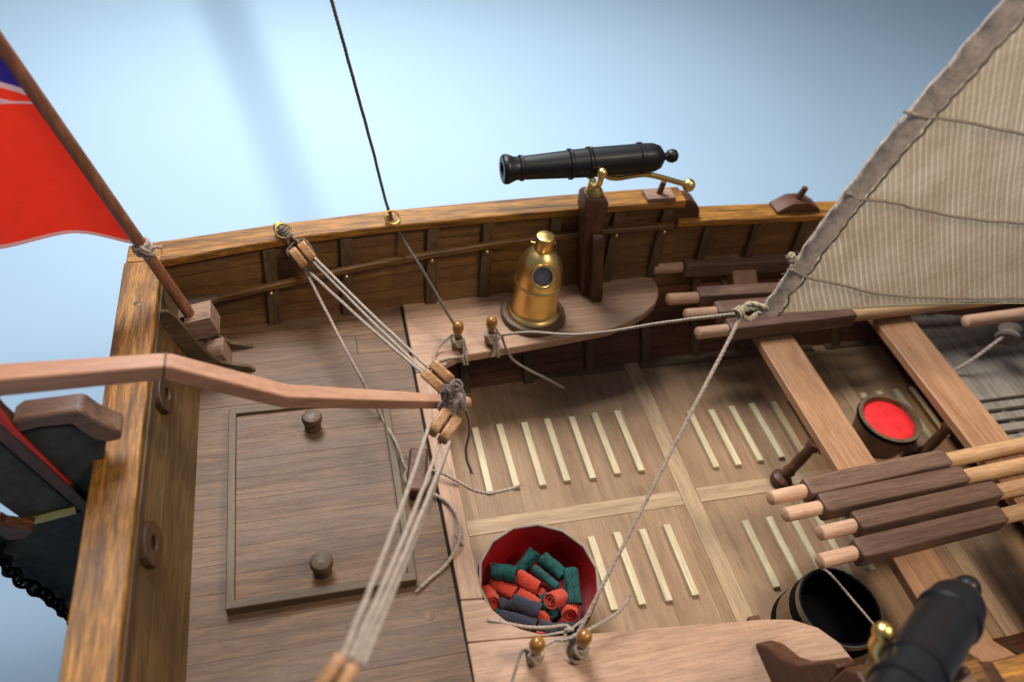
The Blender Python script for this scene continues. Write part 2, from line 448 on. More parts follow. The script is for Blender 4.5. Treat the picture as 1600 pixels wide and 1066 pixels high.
# ================================================================ THE BOAT
boat = thing('model_boat', 'wooden model boat with planked aft deck, benches and open hold on blue paper', 'model boat', (10, YC, GZ))

# tables along the length: inner planking at deck level / at the rail, inner edge of the rail, rail height
Y0 = [(-8, 24.8), (-4.5, 25.0), (0, 25.3), (4, 25.6), (8, 25.85), (13, 26.2), (18, 26.4), (30, 26.0), (40, 23.5), (48, 19.0)]
YR = [(-8, 24.98), (-5.5, 25.30), (-1.3, 26.0), (3, 26.35), (8, 26.5), (13, 26.55), (18, 26.5), (30, 26.2), (40, 23.7), (48, 19.2)]
def ZR(x): return 3.60 + 0.026 * (x + 6)        # top of the aft rail
ZS = [(-6, 1.62), (-1.7, 1.98), (1.3, 2.3), (4.9, 2.6), (7.3, 2.78), (13, 3.05), (16.5, 3.12), (30, 3.12), (48, 3.6)]   # top of the stringer
XR = 16.4                                       # where the high rail ends

def wall_y(x, z):                               # inner face of the planking
    t = z / 3.5
    return interp(Y0, x) + 0.12 + (interp(YR, x) + 0.22 - interp(Y0, x) - 0.12) * t if z > 0 else interp(Y0, x) + 0.12 + (z * (0.52 if x > 4 else 0.3))

def sidew(y, s): return y if s > 0 else 2 * YC - y - 0.45

# planked bulwarks
for s in (1, -1):
    bw = MB()
    xs = [-6.0 + 0.8 * i for i in range(29)]
    lev = [-0.5, 0.55, 1.25, 1.95, 2.6, 3.25]
    for i in range(len(lev)):
        z0 = lev[i] + 0.012
        z1 = lev[i + 1] - 0.012 if i + 1 < len(lev) else None
        rows = []
        for x in xs:
            sl = 0.026 * (x + 6)
            top = (z1 + sl) if z1 is not None else ZR(x) - 0.36
            bot = z0 + sl if i else z0
            if x > XR - 0.3:
                if i == len(lev) - 1: break
                top = min(top, interp(ZS, x) - 0.2); bot = min(bot, top - 0.05)
            rows.append([(x, sidew(wall_y(x, bot), s), bot), (x, sidew(wall_y(x, top), s), top), (x, sidew(wall_y(x, top) + 0.3, s), top), (x, sidew(wall_y(x, bot) + 0.3, s), bot)])
        bw.strip([[Vector(p) for p in r] for r in rows], 0)
    # the fore part of the side, past the frame of the photograph
    xs2 = [16.4 + 2.2 * i for i in range(15)]
    for i in range(4):
        rows = []
        for x in xs2:
            zt = interp(ZS, x) - 0.2; a = -0.5 + (zt + 0.5) * i / 4 + 0.012; c = -0.5 + (zt + 0.5) * (i + 1) / 4 - 0.012
            rows.append([Vector((x, sidew(wall_y(x, a), s), a)), Vector((x, sidew(wall_y(x, c), s), c)), Vector((x, sidew(wall_y(x, c) + 0.3, s), c)), Vector((x, sidew(wall_y(x, a) + 0.3, s), a))])
        bw.strip(rows, 0)
    bul = bw.build('bulwark', M['wallX'], boat)
    # lower side of the hold, red-brown planks
    hs = MB(); zz = [-3.75, -2.9, -2.1, -1.3, -0.5]
    for i in range(4):
        rows = []
        for x in [3.9 + 1.5 * k for k in range(28)]:
            a, c = zz[i] + 0.015, zz[i + 1] - 0.015
            f = lambda z: interp(Y0, x) + 0.12 + z * 0.72
            rows.append([Vector((x, sidew(f(a), s), a)), Vector((x, sidew(f(c), s), c)), Vector((x, sidew(f(c) + 0.3, s), c)), Vector((x, sidew(f(a) + 0.3, s), a))])
        hs.strip(rows, 0)
    hs.build('hold_side', M['redplank'], boat)
    # ribs, stringer, brass nails
    RIBX = (-1.75, 1.28, 4.87, 7.28, 10.3, 13.2, 15.5)
    for x in RIBX:
        r = MB(); rows = []
        for k in range(9):
            z = -0.02 + (ZR(x) - 0.39) * k / 8
            yy = wall_y(x, z); xa = x + 0.03 * z
            rows.append([Vector((xa - 0.25, sidew(yy - 0.2, s), z)), Vector((xa + 0.25, sidew(yy - 0.2, s), z)), Vector((xa + 0.25, sidew(yy + 0.05, s), z)), Vector((xa - 0.25, sidew(yy + 0.05, s), z))])
        r.strip(rows, 0).build('rib', M['ribZ'], bul, 0.03)
        yy = wall_y(x, interp(ZS, x) - 0.3)
        n_ = MB(); n_.ball((x, sidew(yy - 0.45, s), interp(ZS, x) - 0.36), 0.085, 12).build('nail', M['brass'], bul)
    for x in (17.9, 20.4, 22.9, 25.6, 28.4, 31):
        r = MB(); rows = []
        for z in (-3.6, -2.4, -1.2, -0.5, 0.3, 1.2, 2.0, interp(ZS, x) - 0.25):
            yy = wall_y(x, z) if z > -0.5 else interp(Y0, x) + 0.12 + z * 0.72
            rows.append([Vector((x - 0.22, sidew(yy - 0.22, s), z)), Vector((x + 0.22, sidew(yy - 0.22, s), z)), Vector((x + 0.22, sidew(yy + 0.05, s), z)), Vector((x - 0.22, sidew(yy + 0.05, s), z))])
        r.strip(rows, 0).build('rib', M['ribZ'], bul, 0.03)
    for x in (6.2, 9.2, 12.3, 15.2):
        r = MB(); rows = []
        for z in (-3.6, -2.4, -1.2, -0.45):
            yy = interp(Y0, x) + 0.12 + z * 0.72
            rows.append([Vector((x - 0.22, sidew(yy - 0.22, s), z)), Vector((x + 0.22, sidew(yy - 0.22, s), z)), Vector((x + 0.22, sidew(yy + 0.05, s), z)), Vector((x - 0.22, sidew(yy + 0.05, s), z))])
        r.strip(rows, 0).build('rib', M['ribZ'], bul, 0.03)
    st = MB(); rows = []
    for x in [-5.7 + 0.8 * i for i in range(29)]:
        zt = interp(ZS, x); yy = wall_y(x, zt - 0.2)
        if x > 16.5: break
        rows.append([Vector((x, sidew(yy - 0.40, s), zt - 0.30)), Vector((x, sidew(yy - 0.44, s), zt - 0.03)), Vector((x, sidew(yy - 0.2, s), zt)), Vector((x, sidew(yy - 0.19, s), zt - 0.30))])
    st.strip(rows, 0).build('stringer', M['stringerX'], bul, 0.03)
    # aft rail and fore rail
    cp = MB(); rows = []
    for x in [-6.75 + 0.77 * i for i in range(31)]:
        if x > XR: break
        z = ZR(x); yi = interp(YR, x); yo = yi + max(1.0, 1.22 - 0.045 * (x + 6)) + 0.006 * (x + 6)
        rows.append([Vector((x, sidew(yi, s), z - 0.38)), Vector((x, sidew(yi, s), z)), Vector((x, sidew(yo, s), z)), Vector((x, sidew(yo, s), z - 0.38))])
    cp.strip(rows, 0).build('cap_rail', M['oakX'], boat, 0.06)
    cp = MB(); rows = []
    for x in [XR - 0.2 + 1.6 * i for i in range(20)]:
        z = interp(ZS, x); yi = interp(YR, x) - 0.12; yo = yi + 1.12
        rows.append([Vector((x, sidew(yi, s), z - 0.34)), Vector((x, sidew(yi, s), z)), Vector((x, sidew(yo, s), z)), Vector((x, sidew(yo, s), z - 0.34))])
    cp.strip(rows, 0).build('fore_rail', M['oakX'], boat, 0.05)
    # rounded end board where the high rail stops
    eb = MB(); z0 = interp(ZS, 15.8) - 0.1; pts = []
    zt = ZR(16.2) - 0.02; yb = interp(YR, 16) + 0.12
    pts = [(15.6, sidew(yb, s), z0), (15.6, sidew(yb, s), zt), (16.35, sidew(yb, s), zt)]
    for k in range(1, 8):
        a = math.radians(90 - 90 * k / 7)
        pts.append((16.35 + 0.95 * math.cos(a), sidew(yb, s), z0 + (zt - z0) * math.sin(a)))
    eb.prism(pts, (0, 0.75 * s, 0)).build('rail_end', M['walnutX'], boat, 0.04)

# outer hull, keel
hu = MB(); rings = []
for x in [-6.2 + 2.2 * i for i in range(26)]:
    hw = interp(YR, x) - YC + 0.45
    zt = (ZR(x) - 0.4) if x < XR - 1 else interp(ZS, x) - 0.36
    sec = [(hw, zt), (hw - 0.1, 0.5), (hw - 1.0, -2.2), (hw * 0.72, -4.6), (hw * 0.34, -6.0), (0.45, -6.8)]
    rings.append([Vector((x, YC + y, z)) for y, z in sec] + [Vector((x, YC - y, z)) for y, z in reversed(sec)])
n = 12
vs = [p for r in rings for p in r]; fs = [(k * n + i, k * n + i + 1, (k + 1) * n + i + 1, (k + 1) * n + i) for k in range(len(rings) - 1) for i in range(n - 1)]
hu.add(vs, fs, True); hu.add(rings[0], [list(range(n))])
hull = hu.build('hull', M['hull'], boat)
sol = hull.modifiers.new('thickness', 'SOLIDIFY'); sol.thickness = 0.12
MB().bb(-6, 46, YC - 0.4, YC + 0.4, GZ, -6.7).build('keel', M['walnutX'], boat, 0.05)

# aft deck: planks across the view, each a board of its own inside one mesh
dk = MB(); y = 6.9
while y < 25.25:
    w = random.uniform(0.98, 1.16)
    x = -4.75; cut = random.choice([[], [random.uniform(-2.5, 2)]])
    ends = [-4.75] + cut + [3.50]
    for a, c in zip(ends, ends[1:]):
        dk.bb(a + 0.008, c - 0.008, y + 0.0025, y + w - 0.0025, -0.35, random.uniform(-0.012, 0.0))
    y += w
deck = dk.build('deck', M['deckX'], boat, 0.005, bseg=1)
MB().bb(-4.7, 3.58, 6.9, 25.3, -0.5, -0.36).build('deck_seam', M['pitch'], boat)
MB().prism([(3.505, 9.6, -0.4), (3.505, 25.6, -0.4), (3.555, 25.6, -0.4), (3.555, 9.6, -0.4)], (0, 0, 0.385)).build('deck_edge', M['pitch'], boat)
for px, py, r in ((690, 920, 0.22), (588, 1007, 0.16), (672, 962, 0.16)):
    p = at(px, py, 0)
    MB().lathe([(0, -0.1), (r, -0.1), (r, 0.004), (r * 0.8, 0.008), (0, 0.006)], p, (0, 0, 1), 18).build('deck_plug', M['deckY'], boat)
# bulkhead under the deck edge
MB().bb(3.75, 3.95, 7.2, 25.2, -3.6, -0.4).build('bulkhead', M['walnutZ'], boat)

# hatch
ht = MB(); hx0, hx1, hy0, hy1 = -3.50, 2.32, 12.46, 20.42
y = hy0 + 0.27
while y < hy1 - 0.3:
    w = min(random.uniform(0.78, 1.0), hy1 - 0.27 - y)
    ht.bb(hx0 + 0.25, hx1 - 0.25, y + 0.002, y + w - 0.002, 0.02, 0.27 + random.uniform(-0.004, 0.004)); y += w
hatch = ht.build('hatch', M['deckX'], boat, 0.004, bseg=1)
fr = MB()
fr.bb(hx0, hx0 + 0.27, hy0, hy1, 0.005, 0.40)
fr.build('hatch_frame', M['greybrownY'], hatch, 0.03)
MB().bb(hx1 - 0.27, hx1, hy0, hy1, 0.005, 0.40).build('hatch_frame', M['greybrownY'], hatch, 0.03)
MB().bb(hx0 + 0.002, hx1 - 0.002, hy0 - 0.01, hy0 + 0.28, 0.003, 0.408).build('hatch_frame', M['greybrownX'], hatch, 0.03)
fr = MB(); fr.bb(hx0 + 0.002, hx1 - 0.002, hy1 - 0.28, hy1 + 0.01, 0.003, 0.392)
fr.build('hatch_frame', M['greybrownX'], hatch, 0.03)
for px, py in ((489, 668), (504, 893)):
    p = at(px, py, 0.27); p.z = 0.262
    MB().lathe([(0, 0), (0.30, 0), (0.30, 0.22), (0.25, 0.30), (0.255, 0.36), (0.34, 0.40), (0.365, 0.50), (0.36, 0.60), (0.31, 0.69), (0.18, 0.73), (0, 0.74)], p).build('knob', M['knob'], hatch)

# transom and its cap
tr = MB(); zs = [-0.6, 1.95, 3.32]
def tx(z): return -4.60 - 0.30 * z
for a, c in zip(zs, zs[1:]):
    a += 0.01; c -= 0.01
    ya, yb = 7.2, 25.4
    tr.hexa([(tx(a), ya, a), (tx(a), yb, a), (tx(a) - 0.45, yb, a), (tx(a) - 0.45, ya, a)], [(tx(c), ya, c), (tx(c), yb, c), (tx(c) - 0.45, yb, c), (tx(c) - 0.45, ya, c)])
tr.build('transom', M['transomY'], boat)
tc_ = MB(); rows = []
for k in range(25):
    y = 6.4 + (25.22 - 6.4) * k / 24
    rows.append([Vector((-5.50, y, 3.30)), Vector((-5.50, y, 3.68)), Vector((-6.80, y, 3.68)), Vector((-6.80, y, 3.30))])
tc_.strip(rows, 0).build('transom_cap', M['oakY'], boat, 0.05)
MB().bb(-6.74, -5.52, 25.225, 26.25, 3.29, 3.665).build('cap_corner', M['oakX'], boat, 0.05)
MB().hexa([(-5.56, 7.3, 2.9), (-5.56, 25.1, 2.9), (-5.42, 25.1, 2.9), (-5.42, 7.3, 2.9)], [(-5.60, 7.3, 3.29), (-5.60, 25.1, 3.29), (-5.45, 25.1, 3.29), (-5.45, 7.3, 3.29)]).build('transom_moulding', M['ribY'], boat, 0.02)
# dark seam along the cap's inner edge, and a wooden plug in the cap
p = at(214, 474, 3.70); MB().lathe([(0, -0.1), (0.13, -0.1), (0.13, 0.0), (0.09, 0.012), (0, 0.01)], (p.x, p.y, 3.68), (0, 0, 1), 16).build('cap_nail', M['knob'], boat)
# transom fairlead pads with a hole
for px, py in ((252, 618), (230, 852)):
    c = None
    for z in [i * 0.02 for i in range(0, 180)]:
        q = at(px, py, z)
        if q.x >= tx(z) + 0.02: c = q; break
    c = c or Vector((tx(1.6), 18, 1.6))
    nrm = Vector((1, 0, 0.30)).normalized(); up = Vector((-0.30, 0, 1)).normalized(); sd = Vector((0, 1, 0))
    mb = MB(); ns = 28; outer = []; inner = []
    for k in range(ns):
        a = 2 * math.pi * k / ns
        ca, sa = math.cos(a), math.sin(a)
        outer.append(c + sd * 0.72 * math.copysign(abs(ca) ** 0.9, ca) + up * 0.52 * math.copysign(abs(sa) ** 0.9, sa))
        inner.append(c + sd * 0.25 * ca + up * 0.17 * sa)
    H = nrm * 0.22
    vs = outer + [p + H for p in outer] + inner + [p + H for p in inner]
    fs = []
    for k in range(ns):
        j = (k + 1) % ns
        fs += [(k, j, ns + j, ns + k), (ns + k, ns + j, 3 * ns + j, 3 * ns + k), (3 * ns + k, 3 * ns + j, 2 * ns + j, 2 * ns + k)]
    mb.add(vs, fs)
    pad = mb.build('fairlead', M['fairlead'], boat, 0.03)
    hb = MB(); hb.add([p + nrm * 0.03 for p in inner], [list(range(ns))]); hb.build('hole', M['pitch'], pad)

# benches of pale pink wood: far, near, the strip along the deck edge and the near corner piece
BT, BH = 0.03, 0.42
def bench_pts(s):
    inner = [(3.62, 25.7), (3.62, 21.62), (4.33, 21.72), (5.45, 22.28), (7.8, 22.5), (10.2, 22.76), (12.4, 23.05), (13.4, 23.4), (14.3, 23.85), (15.05, 24.4), (15.45, 25.0), (15.62, 25.6), (15.6, 26.1)]
    return [(x, side(y, s)) for x, y in inner + [(x, interp(Y0, x) + 0.1) for x in (15.4, 13, 10, 7, 4.5)]]
for s in (1, -1):
    pts = bench_pts(s)
    if s < 0:
        pts = [(3.52, 6.9), (3.56, 10.28), (4.6, 10.2), (6.97, 9.93), (9, 9.73), (11.2, 9.53), (13.2, 9.32), (14.2, 9.14), (14.95, 8.72), (15.42, 8.1), (15.6, 7.4), (15.55, 6.6), (13, 6.4), (8, 6.7)]
    b_ = MB().prism([(x, y, BT - BH) for x, y in pts], (0, 0, BH)).build('bench', M['pearX'], boat, 0.05)
MB().prism([(x, y, BT - 0.38) for x, y in ((3.60, 11.72), (4.34, 11.64), (4.34, 21.70), (3.60, 21.60))], (0, 0, 0.37)).build('bench_end', M['pearY'], boat, 0.04)
MB().prism([(x, y, BT - 0.40) for x, y in ((3.56, 10.31), (3.60, 11.69), (4.36, 11.60), (4.55, 11.2), (4.95, 10.66), (5.45, 10.30), (6.1, 10.06))], (0, 0, 0.395)).build('bench_corner', M['pearX'], boat, 0.03)
for x in (7.0, 10.2, 13.2):                      # supports under the near bench
    for s in (-1,):
        MB().bb(x - 0.2, x + 0.2, *sorted((side(22.95, s), side(23.25, s))), -3.4, BT - BH - 0.005).build('bench_support', M['walnutZ'], boat, 0.02)

# floor of the hold
FZ = -3.42
fl = MB()
def planks(x0, x1, y0, y1, w0=1.3, w1=1.9):
    x = x0
    while x < x1 - 0.1:
        w = min(random.uniform(w0, w1), x1 - x)
        fl.bb(x + 0.002, x + w - 0.002, y0, y1, FZ - 0.3, FZ + random.uniform(-0.008, 0.008)); x += w
for x0, x1 in ((3.95, 14.06), (14.82, 24.3), (25.0, 29.0)):
    planks(x0, x1, 16.62, 24.3); planks(x0, x1, 8.3, 15.90)
floor_ = fl.build('floor', M['floorY'], boat, 0.004, bseg=1)
MB().bb(3.95, 40, 7.5, 25.0, FZ - 0.6, FZ - 0.31).build('bottom_boards', M['pitch'], boat)
for x0, x1 in ((3.95, 14.05), (14.83, 24.29), (25.01, 29.0)):
    MB().bb(x0, x1, 15.91, 16.61, FZ - 0.3, FZ + 0.025).build('floor_border', M['paleX'], floor_, 0.015)
for x0, x1 in ((14.07, 14.81), (24.31, 24.99)):
    MB().bb(x0, x1, 7.9, 24.6, FZ - 0.3, FZ + 0.03).build('floor_border', M['paleY'], floor_, 0.015)
for x0, x1 in ((3.95, 14.05), (14.83, 24.29), (25.01, 29)):
    MB().bb(x0, x1, 23.55, 24.2, FZ + 0.012, FZ + 0.1).build('floor_border', M['greybrownX'], floor_, 0.015)
# foot strips nailed to the floor, each one a part
def strips(x0, n, pitch, ya, yb):
    for k in range(n):
        x = x0 + pitch * k + random.uniform(-0.03, 0.03); dy = random.uniform(-0.05, 0.05)
        MB().box((x, (ya + yb) / 2 + dy, FZ + 0.095), (0.285, yb - ya, 0.19), Matrix.Rotation(random.uniform(-0.008, 0.008), 3, 'Z')).build('foot_strip', M['stripY'], boat, 0.02)
strips(6.17, 7, 1.095, 17.70, 21.05)
strips(16.15, 7, 1.06, 17.40, 20.55)
strips(25.2, 4, 0.93, 17.3, 20.4)
strips(6.30, 7, 1.10, 11.90, 15.0)
strips(16.2, 7, 1.07, 11.65, 14.65)

# thwarts and the turned pillars that carry them
TZ = -0.35
for x0, x1 in ((19.28, 21.08), (25.75, 27.75)):
    t_ = MB(); t_.bb(x0, x1, 5.75, 26.55, TZ - 0.42, TZ); t_.build('thwart', M['thwartY'], boat, 0.05)
    xm = (x0 + x1) / 2 - 1.3 if x0 < 22 else x0 - 0.5
    for s in (1, -1):
        yy = side(26.3, s)
        MB().hexa([(x0 + 0.25, yy, TZ + 0.003), (x1 - 0.25, yy, TZ + 0.003), (x1 - 0.25, yy - 1.3 * s, TZ + 0.003), (x0 + 0.25, yy - 1.3 * s, TZ + 0.003)],
                  [(x0 + 0.25, yy + .3 * s, TZ + 1.2), (x1 - 0.25, yy + .3 * s, TZ + 1.2), (x1 - 0.25, yy - 0.1 * s, TZ + 0.9), (x0 + 0.25, yy - 0.1 * s, TZ + 0.9)]).build('thwart_knee', M['thwartY'], boat, 0.04)
for (bx, tx_, base) in ((18.62, 19.35, None), (25.45, 25.95, None)):
    b0 = Vector((bx, YC, FZ + 0.03)); d = Vector((tx_, YC, TZ - 0.42)) - b0; L = d.length
    pl = MB().lathe([(0, 0), (0.44, 0), (0.46, 0.10), (0.46, 0.34), (0.38, 0.42), (0.24, 0.5), (0.21, 0.62), (0.27, 0.75), (0.27, 0.85), (0.22, 1.0), (0.24, L * 0.6), (0.21, L - 0.4), (0.29, L - 0.3), (0.30, L), (0, L)], b0, d, 22)
    pl.build('pillar', M['walnutZ'], boat)

# grey platform and grating before the second thwart
fg = MB()
for k in range(9):
    fg.bb(28.5 + k * 1.3, 29.78 + k * 1.3, 18.4, 24.2, -2.5, -2.2)
fg.build('fore_platform', M['greyfore'], boat, 0.02)
fg = MB()
for k in range(9):
    yy = 12.6 + 0.62 * k
    fg.bb(28.4, 38, yy, yy + 0.4, -2.1, -1.85)
for k in range(6): fg.bb(28.6 + 1.8 * k, 28.9 + 1.8 * k, 12.4, 18.1, -2.32, -2.11)
fg.build('fore_grating', M['greyfore'], boat, 0.03)
MB().bb(28.2, 28.4, 8, 24.6, -3.6, -2.1).build('fore_bulkhead', M['walnutZ'], boat)

# flagstaff step: block between two curved knees, quarter knee in the far corner
def yplate(pix, y, th, name, mat, z_off=0):
    pts = [aty(px, py, y) for px, py in pix]
    return MB().prism([(p.x, y, p.z) for p in pts], (0, th, 0)).build(name, mat, boat, 0.025)
yplate([(250, 488), (262, 487), (276, 497), (293, 517), (312, 540), (330, 557), (347, 567), (368, 571), (388, 573), (399, 579), (405, 589), (372, 582), (345, 578), (320, 572), (300, 560), (282, 545), (262, 522), (252, 505)], 22.55, 0.16, 'staff_knee', M['greybrownX'])
yplate([(292, 482), (300, 480), (322, 502), (345, 528), (362, 537), (388, 541), (404, 546), (414, 560), (385, 565), (372, 566), (340, 560), (318, 535), (300, 505)], 23.85, 0.16, 'staff_knee', M['greybrownX'])
# socket block: a sloped box and its lower step
SA = aty(302, 499, 23.28); SB = aty(1, 70, 23.28); SD = (SB - SA).normalized(); SB = SB + SD * 2.5
rot = SD.to_track_quat('Z', 'Y').to_matrix()
MB().box(SA - SD * 0.10 + Vector((0.28, 0, 0)), (0.98, 0.98, 0.95), Matrix.Rotation(math.radians(-14), 3, 'Y')).build('staff_socket', M['cap_pale'], boat, 0.03)
MB().box((-3.92, 23.28, 0.40), (0.72, 0.95, 0.80), Matrix.Rotation(math.radians(-14), 3, 'Y')).build('staff_socket', M['cap_pale'], boat, 0.03)
MB().bb(-4.85, -4.3, 22.75, 23.8, 0.0, 1.6).build('staff_step', M['greybrownX'], boat, 0.03)
kp = [at(px, py, 1.9) for px, py in ((262, 465), (300, 459), (338, 460), (341, 466), (330, 471), (312, 474), (300, 482), (292, 494), (272, 500))]
MB().prism([(p.x, p.y, 1.68) for p in kp], (0, 0, 0.22)).build('quarter_knee', M['ribX'], boat, 0.03)

# cannon posts standing on the benches against the rail
mb = MB(); rows = []
for z, xc, yi, yo_, hw in ((0.02, 12.2, 25.25, 26.2, 0.46), (1.5, 12.02, 25.4, 26.4, 0.46), (3.2, 11.85, 25.62, 26.6, 0.46), (4.05, 11.75, 25.62, 26.65, 0.45), (4.3, 11.72, 25.55, 26.7, 0.50), (4.95, 11.68, 25.56, 26.7, 0.50), (5.16, 11.66, 25.72, 26.6, 0.38)):
    rows.append([Vector((xc - hw, yi, z)), Vector((xc + hw, yi, z)), Vector((xc + hw, yo_, z)), Vector((xc - hw, yo_, z))])
post = mb.strip(rows, 0) and mb.build('cannon_post', M['walnutZ'], boat, 0.07)
prof = [(24.82, 0.03), (24.78, 0.22), (24.86, 0.75), (25.02, 1.5), (25.1, 2.3), (25.16, 2.8), (25.3, 3.2), (25.6, 3.4), (25.62, 0.03)]
MB().prism([Vector((12.34 - 0.11 * z - 0.27, y, z)) for y, z in prof], (0.54, 0, 0)).build('post_knee', M['walnutZ'], post, 0.06)
MB().lathe([(0, 0), (0.40, 0), (0.38, 0.12), (0.28, 0.26), (0.20, 0.38), (0, 0.38)], (11.66, 26.15, 5.14), (0, 0, 1), 20).build('pivot_cup', M['brassdull'], post)
# the near post: same idea, its knee reaching well inboard
prof = [(6.9, 0.02), (5.75, 2.6), (5.15, 3.2), (4.95, 4.6), (5.15, 4.85), (5.75, 4.72), (6.02, 4.3), (6.10, 2.4), (7.2, 0.04)]
post = MB().prism([Vector((12.42, y, z)) for y, z in prof], (0.95, 0, 0)).build('cannon_post', M['walnutZ'], boat, 0.07)
prof = [(8.50, 0.03), (8.57, 0.16), (8.20, 0.72), (7.53, 1.28), (7.14, 1.86), (6.78, 2.8), (6.46, 3.70), (6.19, 3.88), (6.05, 3.5), (6.12, 2.2), (7.0, 0.03)]
MB().prism([Vector((12.55, y, z)) for y, z in prof], (0.60, 0, 0)).build('post_knee', M['walnutY'], post, 0.06)
MB().lathe([(0, 0), (0.44, 0), (0.42, 0.12), (0.30, 0.28), (0.22, 0.40), (0, 0.4)], (12.9, 5.35, 4.72), (0, 0, 1), 20).build('pivot_cup', M['brassdull'], post)

# thole pads on the rails
def pad(name, x, y, z, sx, sy, h, mat, pr, ph, lean=0.0, wedge=False):
    mb = MB()
    if wedge:
        mb.prism([(x - sx / 2, y - sy / 2, z), (x - sx / 2, y - sy / 2, z + 0.12), (x - sx * 0.2, y - sy / 2, z + h), (x + sx * 0.18, y - sy / 2, z + h), (x + sx / 2, y - sy / 2, z + 0.12), (x + sx / 2, y - sy / 2, z)], (0, sy, 0))
    else: mb.box((x, y, z + h / 2), (sx, sy, h))
    p_ = mb.build(name, mat, boat, 0.04)
    MB().lathe([(0, 0), (pr, 0), (pr * 0.9, ph), (pr * 0.5, ph + 0.05), (0, ph + 0.06)], (x, y, z + h - 0.02), (lean, 0, 1), 14).build('thole_pin', M['walnutZ'], p_)
for s in (1, -1):
    pad('rowlock_pad', 15.15, sidew(26.98, s), ZR(15.1) + 0.003, 1.35, 0.78, 0.18, M['cap_pale'], 0.14, 0.62, 0.1)
    pad('rowlock_pad', 22.35, sidew(26.95, s), interp(ZS, 22.3) + 0.003, 2.3, 0.85, 0.55, M['walnutX'], 0.16, 0.62, 0.25, True)

# eyebolts with rings on the rail
for px, py, ang, ring_ax in ((437, 368, 0.2, (0.35, -0.75, 0.55)), (606, 340, 0.5, (0.6, -0.55, 0.25))):
    x_ = at(px, py, 3.85).x; y_ = interp(YR, x_) + 0.45
    e = MB().lathe([(0, 0), (0.09, 0), (0.07, 0.1), (0.05, 0.14), (0.05, 0.22), (0, 0.22)], (x_, y_, ZR(x_)), (0, 0, 1), 12)
    e.torus((x_, y_, ZR(x_) + 0.22), 0.20, 0.048, ring_ax)
    e = e.build('eyebolt', M['brassdull'], boat)
    MB().torus(Vector((x_ + 0.14, y_ - 0.22, ZR(x_) + 0.24)), 0.30, 0.045, (0.15, -0.45, 0.75)).build('ring', M['brassdull'], e)

# belaying cleat by the deck edge
cl = MB(); cc = at(652, 738, 0.5); ux = (at(655, 705, 0.5) - at(650, 768, 0.5)).normalized(); uy = Vector((0, 0, 1)).cross(ux)
q = [cc + ux * t + uy * h for t, h in ((-0.92, -0.34), (-0.92, 0.34), (0.92, 0.34), (0.92, -0.34))]
cl.hexa([Vector((p.x, p.y, 0.28)) for p in q], [Vector((p.x, p.y, 0.74)) for p in q])
cleat = cl.build('cleat', M['walnutY'], boat, 0.10, bseg=3)
for k in range(3):                               # lighter diagonal inlays on its top
    t = -0.42 + 0.42 * k
    q = [cc + ux * (t + d_ + h * 0.9) + uy * h for d_, h in ((-0.07, -0.22), (-0.07, 0.22), (0.07, 0.22), (0.07, -0.22))]
    MB().prism([(p.x, p.y, 0.736) for p in q], (0, 0, 0.010)).build('inlay', M['ribY'], cleat)
MB().box((cc.x, cc.y, 0.14), (0.42, 0.8, 0.28), Matrix.Rotation(math.atan2(ux.y, ux.x) - math.pi / 2, 3, 'Z')).build('cleat_foot', M['walnutY'], cleat, 0.03)

# ================================================================ RUDDER AND TILLER (centre line)
rud = thing('rudder', 'dark slate rudder with a brown edge and brass strap behind the transom', 'rudder', (-9, YC, GZ + 1))
def ypoly(pix, y, th, name, mat, parent, bevel=0.03):
    pts = [aty(px, py, y) for px, py in pix]
    return MB().prism([(p.x, y, p.z) for p in pts], (0, th, 0)).build(name, mat, parent, bevel)
ypoly([(-80, 640), (0, 692), (116, 792), (150, 794), (35, 812), (0, 787), (-80, 735)], 15.98, 0.5, 'blade', M['hull'], rud)
ypoly([(40, 815), (150, 796), (140, 1010), (92, 960), (0, 886), (-80, 826), (-80, 800), (-20, 832), (28, 828)], 15.98, 0.5, 'blade', M['hull'], rud)
ypoly([(-80, 568), (0, 662), (60, 715), (150, 798), (146, 812), (118, 792), (0, 690), (-80, 622)], 15.9, 0.7, 'stock', M['walnutZ'], rud)
ypoly([(-80, 558), (0, 641), (16, 664), (62, 711), (108, 757), (108, 759), (60, 714), (0, 663), (-80, 566)], 15.88, 0.08, 'red_edge', M['redtrim'], rud, 0.02)
ypoly([(35, 812), (118, 792), (120, 803), (40, 824)], 15.90, 0.66, 'strap', M['brassdull'], rud, 0.02)
MB().bb(-9.8, -7.6, YC - 0.25, YC + 0.15, GZ, -5).build('blade', M['hull'], rud, 0.05)
hp = thing('tiller_rest', 'brown chamfered coping block over dark cheek on the transom cap', 'tiller rest', (-6.6, YC, 3.7))
ypoly([(17, 664), (30, 655), (122, 643), (132, 646), (152, 660), (190, 676), (189, 688), (168, 692), (146, 688), (125, 674), (112, 664), (60, 669), (22, 680)], 16.0, 0.7, 'coping', M['coping'], hp, 0.07)
ypoly([(24, 682), (60, 671), (112, 666), (165, 690), (165, 700), (150, 790), (98, 738), (40, 690)], 16.12, 0.4, 'cheek', M['hull'], hp, 0.03)

